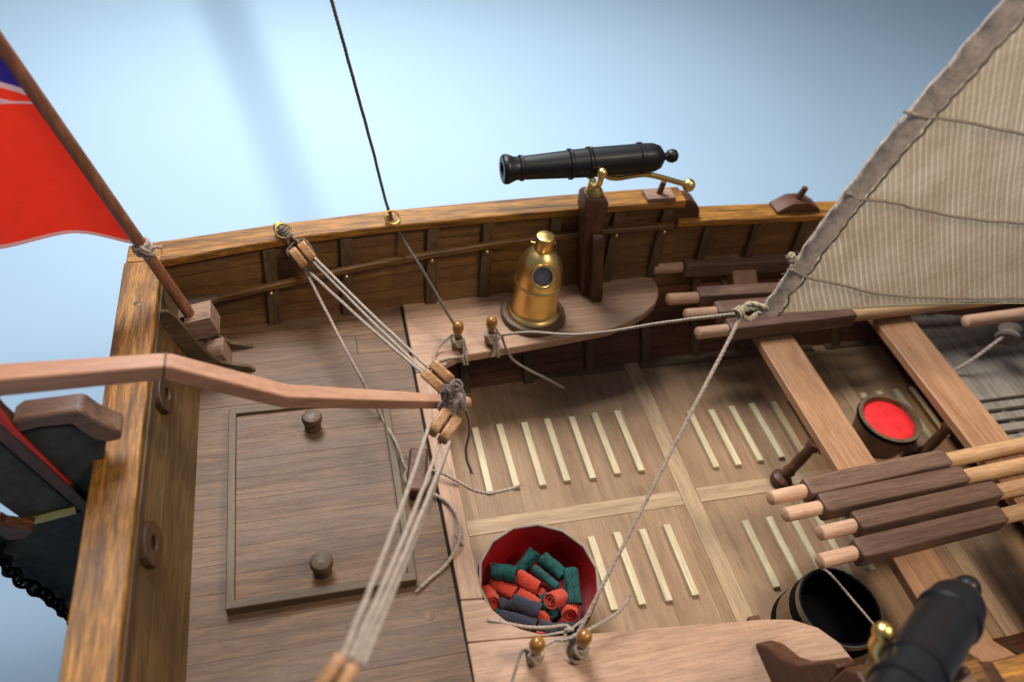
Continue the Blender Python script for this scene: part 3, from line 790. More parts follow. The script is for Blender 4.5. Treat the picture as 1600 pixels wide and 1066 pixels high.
# chain with a wooden toggle
ch = thing('chain', 'black rudder chain of round links with a wooden toggle', 'chain', aty(40, 915, 15.6))
cpts = smoothpath([aty(px, py, 15.62) for px, py in ((-60, 800), (-10, 850), (10, 885), (38, 912), (66, 926), (95, 950), (130, 985))], 0.02)
L = 0; prev = cpts[0]; k = 0; nxt = 0.0
for p, q in zip(cpts, cpts[1:]):
    L += (q - p).length
    if L >= nxt:
        d = (q - p).normalized(); up = Vector((0, 1, 0)) if k % 2 else d.cross(Vector((0, 1, 0)))
        lk = MB(); lk.torus(p, 0.24, 0.062, up, 18, 8)
        lk.build('link', M['black'], ch, origin=p); nxt += 0.40; k += 1
tg = [aty(px, py, 15.5) for px, py in ((-4, 815), (8, 822), (40, 826), (52, 832), (40, 842), (14, 846), (0, 838))]
MB().prism([(p.x, p.y, p.z) for p in tg], (0, 0.4, 0)).build('toggle', M['walnutX'], ch, 0.05)

# tiller
til = thing('tiller', 'long pink wooden tiller bent twice, reaching over transom and deck', 'tiller', (-4.2, YC, 5))
key = [(-90, 620, 46), (0, 594, 46), (252, 573, 38), (262, 573, 38), (445, 619, 34), (590, 624, 27), (700, 628, 20), (722, 628.5, 17)]
rows = []
for i, (px, py, w) in enumerate(key):
    p = aty(px, py, YC); dep = (Vector((p.x, p.y, p.z)) - CAM).dot(Vector((RX.z, RY.z, RZ.z)))
    h = w * dep / FPX * 0.42
    ta = aty(*key[max(0, i - 1)][:2], YC); tb = aty(*key[min(len(key) - 1, i + 1)][:2], YC)
    t = (tb - ta).normalized(); up = Vector((-t.z, 0, t.x)); sd = Vector((0, 1, 0))
    c = 0.84
    rows.append([p + up * h * u + sd * h * v for u, v in ((-1, -c), (-c, -1), (c, -1), (1, -c), (1, c), (c, 1), (-c, 1), (-1, c))])
MB().strip(rows, 0).build('shaft', M['tiller'], til, 0.02)
e = aty(722, 628.5, YC); e2 = aty(740, 629, YC)
MB().ball(e + (e2 - e) * 0.35, 0.19, 16).build('tip', M['tiller'], til)
p0 = aty(257, 572, YC); d = (aty(270, 574, YC) - aty(240, 572, YC)).normalized(); up = Vector((-d.z, 0, d.x))
h = 38 * (p0 - CAM).dot(Vector((RX.z, RY.z, RZ.z))) / FPX * 0.42 * 1.015
oct_ = [(-1, -.84), (-.84, -1), (.84, -1), (1, -.84), (1, .84), (.84, 1), (-.84, 1), (-1, .84)]
MB().strip([[p0 + d * e_ + up * h * u + Vector((0, h * v, 0)) for u, v in oct_] for e_ in (-0.03, 0.03)], 0).build('joint_line', M['knob'], til)

# ================================================================ SWIVEL CANNONS
def cannon(name, label, piv, axis, group='swivel cannons on the posts', k=1.0):
    """piv: trunnion point; axis: breech towards muzzle"""
    axis = Vector(axis).normalized(); piv = Vector(piv)
    t = thing(name, label, 'cannon', piv, group)
    R = [(0, -3.55), (0.10, -3.55), (0.24, -3.46), (0.29, -3.30), (0.24, -3.12), (0.15, -3.05), (0.16, -2.95), (0.30, -2.86), (0.48, -2.72), (0.585, -2.45), (0.60, -2.2), (0.60, -1.98), (0.665, -1.93), (0.665, -1.80), (0.605, -1.74),
         (0.60, 0.22), (0.645, 0.27), (0.645, 0.37), (0.585, 0.42), (0.57, 1.02), (0.625, 1.07), (0.625, 1.17), (0.555, 1.22), (0.47, 3.05), (0.52, 3.10), (0.52, 3.20), (0.46, 3.26), (0.47, 3.40), (0.56, 3.62), (0.60, 3.74), (0.58, 3.86), (0.52, 3.92), (0.30, 3.92), (0.28, 3.5), (0, 3.5)]
    MB().lathe(R, piv, axis, 36).build('barrel', M['iron'], t)
    sd = axis.cross(Vector((0, 0, 1))).normalized(); dn = axis.cross(sd).normalized()
    if dn.z > 0: dn = -dn
    foot = piv + Vector((0, 0, -1.15))
    yk = MB()
    for sg in (1, -1):
        e = piv + sd * sg * 0.80
        yk.tube(smoothpath([foot + Vector((0, 0, 0.22)), foot + sd * sg * 0.45 + Vector((0, 0, 0.36)), foot + sd * sg * 0.74 + Vector((0, 0, 0.62)), e], 0.06), 0.125, 12)
    yk.tube([foot + Vector((0, 0, -0.5)), foot + Vector((0, 0, 0.34))], [0.20, 0.15], 14)
    yk.build('yoke', M['brass'], t)
    for sg in (1, -1):
        bm_ = MB(); bm_.ball(piv + sd * sg * 0.80, 0.215, 18); bm_.build('trunnion_ball', M['brass'], t)
    tl = MB()
    a = piv - axis * 0.45 + dn * 0.5
    pth = [a, a - axis * 0.15 + dn * 0.25, a - axis * 0.6 + dn * 0.37, a - axis * 1.5 + dn * 0.30, a - axis * 2.2 + dn * 0.40, a - axis * 3.8 + dn * 1.0]
    tl.tube(smoothpath(pth, 0.1), 0.12, 12)
    tl = tl.build('aiming_rod', M['brassdull'], t)
    MB().ball(pth[-1] - axis * 0.15 + dn * 0.05, 0.29, 20).build('rod_knob', M['brass'], tl)
    t.scale = (k, k, k)
    return t
ym = 26.15
Pm, Pc = aty(787, 265, ym), aty(1060, 243, ym)
axf = (Pm - Pc).normalized()
cannon('swivel_cannon', 'black swivel cannon on the far rail seen broadside above its brass rod', Pc + axf * 3.58, axf)
cannon('swivel_cannon', 'black swivel cannon cut by the picture edge, pointing toward the viewer beside black bucket', (12.95, 5.12, 6.5), (-0.835, -0.475, 0.26), k=1.20)

# ================================================================ BINNACLE
bn = thing('binnacle', 'brass domed binnacle with round glass port on the far bench', 'binnacle', (9.18, 24.35, BT))
B0 = Vector((9.18, 24.35, BT))
KB = 1.13
def sc(prof): return [(r_ * KB, h_ * KB) for r_, h_ in prof]
MB().lathe(sc([(0, 0), (1.24, 0), (1.27, 0.06), (1.27, 0.18), (1.22, 0.26), (1.10, 0.29), (0, 0.29)]), B0, (0, 0, 1), 48).build('base', M['knob'], bn)
MB().lathe(sc([(0, 0.285), (1.02, 0.285), (1.05, 0.33), (1.02, 0.40), (0.95, 0.44), (0.89, 0.50), (0.87, 0.6), (0.86, 1.70), (0.90, 1.74), (0.92, 1.80), (0.90, 1.86), (0.86, 1.90), (0.86, 2.15), (0.84, 2.4), (0.79, 2.65), (0.70, 2.88), (0.57, 3.08), (0.45, 3.2), (0.34, 3.27), (0.30, 3.30), (0, 3.30)]), B0, (0, 0, 1), 56).build('dome', M['brass'], bn)
MB().lathe(sc([(0, 3.26), (0.32, 3.26), (0.345, 3.32), (0.345, 3.84), (0.33, 3.88), (0.30, 3.90), (0, 3.90)]), B0, (0, 0, 1), 36).build('cap', M['brass'], bn)
pd = Vector((-0.22, -0.84, 0.52)).normalized(); pc = B0 + Vector((-0.15, -0.82, 2.98))
prt = MB().lathe([(0.38, -0.5), (0.52, -0.5), (0.52, 0.24), (0.50, 0.30), (0.42, 0.30), (0.38, 0.25), (0.38, 0.10)], pc, pd, 36).build('port', M['brass'], bn)
MB().lathe([(0, 0.21), (0.2, 0.20), (0.385, 0.16), (0.385, 0.0), (0, 0.0)][::-1], pc, pd, 30).build('glass', M['glass'], prt)
for a in (2.6, 0.3):
    MB().tube([B0 + Vector((0.3 * math.cos(a), 0.3 * math.sin(a), 3.45 * KB)), B0 + Vector((0.55 * math.cos(a), 0.55 * math.sin(a), 3.45 * KB))], 0.05, 8).build('side_pin', M['brass'], bn)

# ================================================================ BELAYING PINS
def make_pin(loc, label):
    t = thing('belaying_pin', label, 'belaying pin', loc, 'amber belaying pins on the benches')
    q = Vector(loc)
    MB().lathe([(0, -0.9), (0.12, -0.88), (0.15, -0.4), (0.155, 0.0), (0.22, 0.02), (0.23, 0.12), (0.20, 0.2), (0.24, 0.24), (0.24, 0.30), (0.17, 0.36), (0.14, 0.55), (0.15, 0.75), (0.20, 0.92), (0.235, 1.08), (0.235, 1.22), (0.20, 1.36), (0.12, 1.44), (0, 1.46)], q, (0, 0, 1), 22).build('shank', M['amber'], t)
    return t
pin0 = make_pin((5.5, 22.82, BT), 'amber belaying pin on far bench where the dark line is made fast')
copy_thing(pin0, (6.93, 22.93, BT), None, 'amber belaying pin on far bench nearest the brass binnacle, tied with pale rope')
copy_thing(pin0, (5.42, 9.42, BT), (0.06, -0.02, 0), 'amber belaying pin on the near bench closest to the planked deck')
copy_thing(pin0, (6.82, 9.36, BT), (0.05, 0.02, 0), 'amber belaying pin on the near bench wrapped by the taut sheet rope')

# ================================================================ RED TUB WITH CARTRIDGES
TC = Vector((6.58, 12.55, FZ + 0.03)); TH = 2.40
tub = thing('wooden_tub', 'faceted wooden tub with red painted inside and dark outside in the hold', 'tub', TC)
sg = 14
MB().lathe([(0, 0), (1.85, 0), (1.95, 0.3), (2.13, TH - 0.012)], TC, (0, 0, 1), sg, False).build('staves', M['black'], tub)
MB().lathe([(2.02, TH - 0.012), (1.82, 0.30), (0, 0.28)], TC, (0, 0, 1), sg, False).build('lining', M['redpaint'], tub)
MB().lathe([(2.135, TH - 0.03), (2.142, TH), (2.13, TH + 0.02), (2.06, TH + 0.02), (2.035, TH - 0.02)], TC, (0, 0, 1), sg, False).build('rim', M['rimgrey'], tub)
MB().lathe([(2.03, TH - 0.7), (2.115, TH - 0.69), (2.16, TH - 0.30), (2.10, TH - 0.29)], TC, (0, 0, 1), sg, False).build('hoop', M['pitch'], tub)

def cpx(cx, cy): return 720 + cx / 5.075, 800 + cy / 5.075
kinds = {'t': 'teal', 'r': 'red', 'n': 'navy'}
carts = [  # colour, one end, other end (in the enlarged view of the tub), radius, height, label
 ('t', (232, 470), (432, 495), 68, -1.75, 'teal cloth cartridge at the left side of the tub'),
 ('t', (585, 335), (470, 445), 60, -1.95, 'dark teal cartridge at the back of the tub with its rolled end up'),
 ('t', (640, 365), (815, 505), 62, -1.85, 'long bright teal cartridge near the back right of the tub'),
 ('t', (575, 445), (765, 600), 36, -1.75, 'thin shiny teal cartridge across the middle of the tub'),
 ('t', (865, 470), (905, 725), 62, -1.70, 'upright teal cartridge along the right wall of the tub'),
 ('t', (655, 670), (750, 850), 62, -2.25, 'teal cartridge half hidden under two red ones'),
 ('t', (265, 800), (330, 850), 45, -2.2, 'teal cartridge end peeping out by the bench corner'),
 ('r', (440, 510), (615, 605), 66, -2.05, 'red cartridge in the middle, under the teal ones'),
 ('r', (255, 560), (420, 650), 64, -2.15, 'red cartridge below the left teal roll'),
 ('r', (250, 735), (205, 600), 64, -2.0, 'red cartridge at the left wall with frayed end showing'),
 ('r', (450, 650), (620, 745), 56, -2.2, 'red cartridge just behind the topmost navy one'),
 ('r', (705, 715), (815, 650), 68, -1.65, 'red cartridge on top with its dark rolled end facing left'),
 ('r', (862, 835), (885, 740), 68, -1.85, 'red cartridge beside the right rim with its end facing the viewer'),
 ('r', (610, 680), (660, 610), 48, -2.25, 'small bright red cartridge deep in the middle'),
 ('r', (600, 850), (700, 850), 60, -2.35, 'bright red cartridge low at the front of the pile'),
 ('n', (405, 715), (625, 795), 68, -1.80, 'navy thread cartridge lying on top at the front'),
 ('n', (310, 735), (400, 755), 52, -2.1, 'navy cartridge squeezed between red roll and the topmost navy one'),
 ('n', (300, 830), (590, 900), 56, -1.95, 'long navy cartridge along the front rim'),
 ('n', (610, 900), (760, 960), 58, -2.0, 'navy cartridge under the slack rope'),
 ('n', (740, 940), (900, 935), 58, -2.1, 'navy cartridge at the front right under the bench edge'),
 ('r', (590, 990), (670, 1010), 46, -1.9, 'red cartridge scrap showing below the slack rope'),
]
for c, A, B, rr, z, lab in carts:
    a, b_ = at(*cpx(*A), z), at(*cpx(*B), z)
    if c == 't' and rr == 60: a.z += 0.22; b_.z -= 0.25
    if c == 'r' and rr == 68: a.z += 0.06; b_.z -= 0.22
    if lab.startswith('red cartridge at the left'): a.z += 0.1; b_.z -= 0.3
    if lab.startswith('upright'): a.z += 0.12; b_.z -= 0.1
    ax = b_ - a; Lc = ax.length; r = rr / 5.075 * 27.6 / FPX
    mb = MB(); prof = [(0, 0.06), (r * 0.16, 0.04), (r * 0.2, 0.10), (r * 0.36, 0.10), (r * 0.42, 0.02), (r * 0.58, 0.02), (r * 0.62, 0.08), (r * 0.72, 0.08), (r * 0.80, 0.0), (r * 0.95, 0.0), (r, 0.04)]
    nn = 10
    prof += [(r * (1 + 0.03 * math.sin(k * 2.1 + rr)), 0.04 + (Lc - 0.08) * k / nn) for k in range(1, nn)]
    prof += [(r, Lc - 0.04), (r * 0.93, Lc), (r * 0.6, Lc), (r * 0.55, Lc - 0.05), (0, Lc - 0.03)]
    mb.lathe(prof, a, ax, 26)
    for p in mb.v:
        dlt = Vector((noise.noise(p * 3), noise.noise(p * 3 + Vector((7, 0, 0))), noise.noise(p * 3 + Vector((0, 7, 0))))) * r * 0.13
        p += dlt + Vector((noise.noise(p * 11), noise.noise(p * 11 + Vector((7, 0, 0))), noise.noise(p * 11 + Vector((0, 7, 0))))) * r * 0.06
    o = mb.build('cartridge', M[kinds[c]], None, origin=(a + b_) / 2)
    tag(o, lab, 'cartridge', 'cloth cartridges in the red tub')

# ================================================================ BLACK BUCKET AND RED BUCKET
bc = Vector((17.0, 9.78, FZ + 0.03)); BHt = 2.05
bk = thing('bucket', 'black lined bucket with tan staves and rope handle in front of the near cannon', 'bucket', bc)
MB().lathe([(0, 0), (1.78, 0), (1.50, BHt)], bc, (0, 0, 1), 32).build('staves', M['stave'], bk)
MB().lathe([(1.50, BHt), (1.38, BHt + 0.01), (1.45, 0.15), (0, 0.12)], bc, (0, 0, 1), 32).build('lining', M['black'], bk)
for h0, h1 in ((0.02, 0.42), (BHt - 0.62, BHt - 0.2)):
    ra, rb = 1.80 - 0.28 * h0 / BHt, 1.80 - 0.28 * h1 / BHt
    MB().lathe([(ra - 0.1, h0), (ra, h0), (rb, h1), (rb - 0.1, h1)], bc, (0, 0, 1), 32).build('hoop', M['black'], bk)
MB().lathe([(1.50, BHt - 0.03), (1.515, BHt), (1.505, BHt + 0.015), (1.465, BHt + 0.015)], bc, (0, 0, 1), 32).build('rim', M['hull'], bk)
z_ = bc.z + BHt
hb = MB(); ropemesh(hb, [at(1278, 880, z_ - 0.1), at(1280, 886, z_ + 0.1), at(1296, 896, z_ + 0.45), at(1330, 935, z_ + 0.5), at(1358, 968, z_ + 0.3), at(1372, 985, z_ - 0.1)], 0.05)
hb.build('rope_handle', M['rope'], bk)

rz = -2.35
rc = at(1383, 664, rz); rc0 = Vector((rc.x, rc.y, FZ + 0.03))
rb_ = thing('bucket', 'round dark tub filled with bright red, between the two thwarts', 'bucket', rc0)
hh = rz - rc0.z + 0.5
MB().lathe([(0, 0), (1.15, 0), (1.38, hh)], rc0, (0, 0, 1), 30).build('staves', M['walnutZ'], rb_)
MB().lathe([(1.38, hh), (1.40, hh + 0.03), (1.22, hh + 0.03), (1.18, hh - 0.2)], rc0, (0, 0, 1), 30).build('rim', M['greybrownZ'], rb_)
MB().lathe([(1.36, hh - 0.2), (1.41, hh - 0.2), (1.42, hh - 0.02), (1.37, hh - 0.02)], rc0, (0, 0, 1), 30).build('hoop', M['black'], rb_)
MB().lathe([(1.20, hh - 0.22), (1.0, hh - 0.14), (0.6, hh - 0.08), (0, hh - 0.04)], rc0, (0, 0, 1), 30).build('red_filling', M['brightred'], rb_)

# ================================================================ OARS
def make_oar(label, group):
    t = thing('oar', label, 'oar', (0, 0, 0), group)
    MB().lathe([(0, 0), (0.20, 0), (0.27, 0.06), (0.275, 0.2), (0.27, 1.5), (0.27, 1.75)], (0, 0, 0), (1, 0, 0), 20).build('grip', M['grip'], t)
    rows = []; q = 0.39
    for x, k in ((1.50, 0.90), (1.60, 1.0), (1.9, 1.0), (7.7, 0.94), (7.95, 0.90), (8.08, 0.74)):
        c = 0.86
        rows.append([Vector((x, q * k * u, q * k * v)) for u, v in ((-1, -c), (-c, -1), (c, -1), (1, -c), (1, c), (c, 1), (-c, 1), (-1, c))])
    MB().strip(rows, 0).build('loom', M['loom'], t, 0.025)
    MB().lathe([(0.31, 8.05), (0.31, 20), (0.26, 30), (0.25, 30.1), (0, 30.1)], (0, 0, 0), (1, 0, 0), 20).build('shaft', M['shaft'], t)
    return t
OZ = TZ + 0.395
near_l = ['oar of the near bundle lying farthest from the near bench', 'second oar of the near bundle, counted away from the black bucket end', 'third oar in the near bundle, its grip beside the lowest one', 'oar of the near bundle nearest the black bucket, grip over it']
nt_ = [((1199, 779), 0.060, 0), ((1222, 805), 0.050, 1), ((1276, 834), 0.060, 2), ((1276, 878), 0.063, 3)]
oar0 = None
def place_oar(p, rz, label, group, ry=0.0):
    global oar0
    if oar0 is None:
        oar0 = make_oar(label, group); t = oar0
        t.location = p; t.rotation_euler = (random.uniform(-.05, .05), ry, rz); ORG[t.name] = Vector(p)
        return t
    t = copy_thing(oar0, p, (random.uniform(-.08, .08), ry, rz), label); t['group'] = group
    return t
near_labels = ['near-bundle oar whose grip touches the foot of the turned pillar, farthest from the bench', 'near-bundle oar second from the turned pillar', 'near-bundle oar third from the turned pillar, short grip over the foot strips', 'near-bundle oar with its grip hanging over the black bucket']
for (pp, a, i) in nt_:
    p = at(pp[0] + 3, pp[1], OZ)
    place_oar(p, a, near_labels[i], 'oars of the near bundle across the thwarts')
far_labels = ['far-bundle oar lying tight against the far side of the boat', 'far-bundle oar second from the far side', 'far-bundle oar half hidden behind the knot of the sail', 'far-bundle oar nearest the middle, dark loom below the sail foot']
for i, (pp, z) in enumerate((((1019, 420), OZ + 0.35), ((1042, 468), OZ), ((1070, 492), OZ), ((1088, 521), OZ))):
    p = at(*pp, z)
    place_oar(p, (0.0, 0.0, 0.02, 0.055)[i] - 0.03, far_labels[i], 'oars of the far bundle across the thwarts')
fo = at(1507, 503, -0.35)
o9 = MB().lathe([(0, 0), (0.22, 0), (0.30, 0.06), (0.31, 0.3), (0.31, 9), (0, 9)], fo, (1, 0.02, 0.02), 18).build('spar', M['grip'], None, origin=fo)
tag(o9, 'light wooden spar end lying on the grey fore platform', 'spar')
bl = thing('pulley', 'blurred grey pulley wound with line beyond the second thwart', 'pulley', at(1575, 525, -0.4))
pc_ = at(1578, 523, -0.4)
MB().lathe([(0, -0.35), (0.5, -0.35), (0.6, -0.25), (0.42, 0), (0.6, 0.25), (0.5, 0.35), (0, 0.35)], pc_, (0.6, 0.6, 0.3), 20).build('sheave', M['lash'], bl)
mb = MB(); ropemesh(mb, [pc_ + Vector((0, 0, 0.4)), at(1560, 532, -0.6), at(1520, 562, -1.4), at(1490, 580, -2.0)], 0.09); mb.build('line', M['rope'], bl)

# ================================================================ SAIL
SY = 16.3
sail = thing('sail', 'beige striped cloth sail with rolled grey edge and stitched reef seams', 'sail', aty(1190, 488, SY))
CL = aty(1190, 489, SY); F1 = aty(1600, 481, SY); LE = aty(1572, 0, SY)
le_d = (LE - CL); ft_d = (F1 - CL)
def sail_pt(u, v):
    """u along the foot, v up the edge"""
    base = CL + ft_d * (u * 2.1)
    P = base + le_d * (v * 1.75) + Vector((u * v * 6.0, 0, 0))
    edge = 0.35 * math.sin(math.pi * min(1, v * 1.75))
    P.x -= edge * (1 - u) * 0.9
    P.y += 0.9 * math.sin(math.pi * min(1, 1.1 * u)) * math.sin(math.pi * min(1.0, v + 0.12)) + 0.10 * math.sin(9 * u + 5 * v) * u * 0.6
    return P
mb = MB(); nu, nv = 60, 60
vs = [sail_pt(i / nu, j / nv) for j in range(nv + 1) for i in range(nu + 1)]
fs = [(j * (nu + 1) + i, j * (nu + 1) + i + 1, (j + 1) * (nu + 1) + i + 1, (j + 1) * (nu + 1) + i) for j in range(nv) for i in range(nu)]
mb.add(vs, fs, True)
m, nt, b = newmat('sail_cloth')
tc = N(nt, 'ShaderNodeTexCoord')
# warp threads run along a slanted line of the cloth
s_a = aty(1500, 420, SY); s_b = aty(1507, 60, SY); sd_ = (s_b - s_a).normalized(); ac = Vector((sd_.z, 0, -sd_.x))
dp = N(nt, 'ShaderNodeVectorMath', operation='DOT_PRODUCT'); nt.links.new(tc.outputs['Object'], dp.inputs[0]); dp.inputs[1].default_value = ac
dl = N(nt, 'ShaderNodeVectorMath', operation='DOT_PRODUCT'); nt.links.new(tc.outputs['Object'], dl.inputs[0]); dl.inputs[1].default_value = sd_
cb = N(nt, 'ShaderNodeCombineXYZ'); nt.links.new(mathn(nt, 'MULTIPLY', dp.outputs['Value'], 6.5), cb.inputs[0]); nt.links.new(mathn(nt, 'MULTIPLY', dl.outputs['Value'], 0.06), cb.inputs[1])
thn = noisen(nt, cb.outputs[0], 1.0, 2, 0.5)
wob = noisen(nt, tc.outputs['Object'], 0.9, 2, 0.5)
ph = mathn(nt, 'MULTIPLY_ADD', dp.outputs['Value'], 33.0, mathn(nt, 'MULTIPLY', wob, 2.4))
thr = mathn(nt, 'MULTIPLY_ADD', mathn(nt, 'SINE', ph), 0.5, 0.5)
th = mathn(nt, 'ADD', mathn(nt, 'MULTIPLY', mathn(nt, 'POWER', thr, 2.0), 0.42), mathn(nt, 'MULTIPLY', thn, 0.62))
cb2 = N(nt, 'ShaderNodeCombineXYZ'); nt.links.new(mathn(nt, 'MULTIPLY', dp.outputs['Value'], 1.3), cb2.inputs[0]); nt.links.new(mathn(nt, 'MULTIPLY', dl.outputs['Value'], 9.0), cb2.inputs[1])
wf = noisen(nt, cb2.outputs[0], 1.0, 3, 0.65)
blot = noisen(nt, tc.outputs['Object'], 0.55, 5, 0.6)
c = ramp(nt, th, [(0.26, (0.47, 0.36, 0.245)), (0.55, (0.53, 0.415, 0.29)), (0.85, (0.74, 0.65, 0.51))])
c = mixc(nt, 0.45, c, ramp(nt, wf, [(0.35, (0.70, 0.68, 0.66)), (0.6, (1, 1, 1))]), 'MULTIPLY')
c = mixc(nt, 0.6, c, ramp(nt, blot, [(0.36, (0.70, 0.60, 0.52)), (0.6, (1, 1, 1))]), 'MULTIPLY')
nt.links.new(c, b.inputs['Base Color']); b.inputs['Roughness'].default_value = 0.9; b.inputs['Specular IOR Level'].default_value = 0.1
trn = N(nt, 'ShaderNodeBsdfTranslucent'); nt.links.new(c, trn.inputs[0])
mx = N(nt, 'ShaderNodeMixShader'); mx.inputs[0].default_value = 0.5
nt.links.new(b.outputs[0], mx.inputs[1]); nt.links.new(trn.outputs[0], mx.inputs[2])
nt.links.new(mx.outputs[0], nt.nodes['Material Output'].inputs[0])
bp = N(nt, 'ShaderNodeBump'); bp.inputs['Strength'].default_value = 0.7; bp.inputs['Distance'].default_value = 0.04
nt.links.new(mathn(nt, 'ADD', th, wf), bp.inputs['Height']); nt.links.new(bp.outputs[0], b.inputs['Normal'])
M['sail'] = m
mb.build('cloth', m, sail)
# rolled hem along the edge, sewn
M['hem'] = plain('grey_taupe_hem', (0.48, 0.385, 0.315), 0.9, 0, 0.8, 13, 0, 0.22, 0.1, 5.0)
M['seam'] = ropemat('seam_cord', (0.27, 0.215, 0.165))
hp_ = []; rr = []
for j in range(0, 121):
    v = j / 120
    p = sail_pt(0.0, v); q = sail_pt(0.02, v)
    inn = (q - p).normalized(); tt = (sail_pt(0, min(1, v + .01)) - sail_pt(0, max(0, v - .01))).normalized()
    inn = (inn - tt * inn.dot(tt)).normalized()
    w = 0.33 + 0.05 * noise.noise(Vector((v * 30, 0, 0))) - 0.07 * math.exp(-((v - 0.052) / 0.008) ** 2) + 0.16 * min(1, v * 2.2)
    hp_.append((p + inn * (w * 0.85), inn, tt, w))
mb = MB(); sides = 14; vs = []; fs = []
for i, (p, inn, tt, w) in enumerate(hp_):
    nn_ = inn.cross(tt)
    for k in range(sides):
        a = 2 * math.pi * k / sides
        rj = 1 + 0.20 * noise.noise(Vector((i * 0.35, math.sin(a) * 0.7, math.cos(a) * 0.7 + 5))) + 0.05 * noise.noise(Vector((i * 1.3, math.sin(a) * 2.2, math.cos(a) * 2.2)))
        vs.append(p + inn * w * math.cos(a) * rj + nn_ * 0.19 * math.sin(a) * rj)
for i in range(len(hp_) - 1):
    for k in range(sides):
        j = (k + 1) % sides; fs.append((i * sides + k, i * sides + j, (i + 1) * sides + j, (i + 1) * sides + k))
fs.append(list(range(sides))); fs.append([(len(hp_) - 1) * sides + k for k in range(sides)])
mb.add(vs, fs, True)
for i in range(90):
    p, inn, tt, w = random.choice(hp_[:80]); q = p - inn * w * 0.95
    d = (-inn + Vector((random.uniform(-.6, .6), random.uniform(-.6, .6), random.uniform(-.6, .6)))).normalized() * random.uniform(0.06, 0.2)
    mb.tube([q, q + d * 0.5, q + d], [0.008, 0.007, 0.003], 4)
mb.build('hem', M['hem'], sail)
# stitches beside the hem
st = MB(); sp = []
for i in range(0, 121):
    p, inn, tt, w = hp_[i]; sp.append(p + inn * (w * 1.06) + Vector((0, -0.13 - 0.02 * math.sin(i * 2.1), 0)) + inn * 0.02 * noise.noise(Vector((i * 0.9, 0, 0))))
ropemesh(st, sp, 0.04, 0.05, 0.0)
st.build('stitching', M['seam'], sail)
# reef seams
def find_uv(px, py):
    best = None; tgt = aty(px, py, SY); u, v = 0.3, 0.3
    for _ in range(60):
        P = sail_pt(u, v)
        # compare along the same line of sight in the sail's own plane
        d = P - CAM; Q = CAM + d * (SY / d.y)
        ex, ez = tgt.x - Q.x, tgt.z - Q.z
        h = 1e-3
        def pr(a, b_):
            PP = sail_pt(a, b_) - CAM; QQ = CAM + PP * (SY / PP.y); return QQ.x, QQ.z
        x0, z0 = pr(u, v); xu, zu = pr(u + h, v); xv, zv = pr(u, v + h)
        a, b1, c1, d1 = (xu - x0) / h, (xv - x0) / h, (zu - z0) / h, (zv - z0) / h
        det = a * d1 - b1 * c1
        if abs(det) < 1e-9: break
        u += (ex * d1 - b1 * ez) / det * 0.8; v += (a * ez - c1 * ex) / det * 0.8
        u = max(-0.05, min(1, u)); v = max(0, min(1, v))
    return u, v
for pix in ([(1408, 170), (1440, 178), (1480, 184), (1540, 195), (1600, 209), (1680, 225)], [(1322, 297), (1340, 306), (1390, 314), (1450, 328), (1520, 340), (1600, 347), (1700, 352)], [(1232, 416), (1262, 430), (1310, 442), (1370, 456), (1440, 462), (1530, 464), (1600, 463), (1700, 462)]):
    pts = []
    for q in pix:
        u, v = find_uv(*q); pts.append(sail_pt(u, v) + Vector((0, -0.10, 0.0)))
    pts[0] = pts[0] + Vector((0, -0.06, 0)); pts[1] = pts[1] + Vector((0, -0.06, 0))
    mb = MB(); ropemesh(mb, pts, 0.050, None, 0.03); mb.build('reef_seam', M['seam'], sail)
mb = MB(); kn = aty(1236, 404, SY - 0.2)
for k in range(5): coil(mb, kn + Vector((random.uniform(-.1, .1), 0, random.uniform(-.1, .1))), (random.uniform(-1, 1), random.uniform(-1, 1), random.uniform(-1, 1)), 0.10, 1.2, 0.045)
mb.build('seam_knot', M['ropepale'], sail)
# foot hem: thin rope along the foot
mb = MB(); ropemesh(mb, [sail_pt(i / 30, 0.0) + Vector((0, -0.02, 0)) for i in range(1, 31)], 0.05, 0.12); mb.build('foot_edge', M['ropepale'], sail)

# clew: twisted eye of cord
CW = aty(1160, 489, SY)
clew = thing('clew_lashing', 'twisted cream cord eye at the lower corner of the sail', 'cord eye', CW)
mb = MB()
a_, b_ = aty(1155, 488, SY), aty(1204, 484, SY)
for off in (0.13, -0.13, 0.05):
    ropemesh(mb, [a_, a_.lerp(b_, 0.3) + Vector((0, off, off * 1.7)), a_.lerp(b_, 0.7) + Vector((0, -off * .6, off * 1.7)), b_], 0.085)
coil(mb, a_, (1, 0.3, 0.3), 0.16, 2.2, 0.05)
mb.build('cord_eye', M['ropepale'], clew)

# ================================================================ ROPES
P_far1, P_far2 = Vector((5.5, 22.82, BT)), Vector((6.93, 22.93, BT))
P_near1, P_near2 = Vector((5.42, 9.42, BT)), Vector((6.82, 9.36, BT))
# sheets of the sail
k2 = P_far2 + Vector((0.42, -0.22, 0.62))
rope('pale sheet rope running from the sail corner to the far bench pin beside the binnacle', [CW, CW.lerp(k2, 0.25) + Vector((0, 0, -0.12)), CW.lerp(k2, 0.6) + Vector((0.1, 0, -0.38)), CW.lerp(k2, 0.85) + Vector((0, 0, 0.0)), k2], 0.060, 'rope', fz=40)
k3 = P_near2 + Vector((-0.02, 0.26, 0.75))
rope('taut sheet from the sail corner down to a near bench pin by the red tub', [CW, CW.lerp(k3, 0.12) + Vector((.02, 0, -.03)), CW.lerp(k3, 0.3), CW.lerp(k3, 0.6), CW.lerp(k3, 0.85), k3], 0.064, 'rope', fz=30)
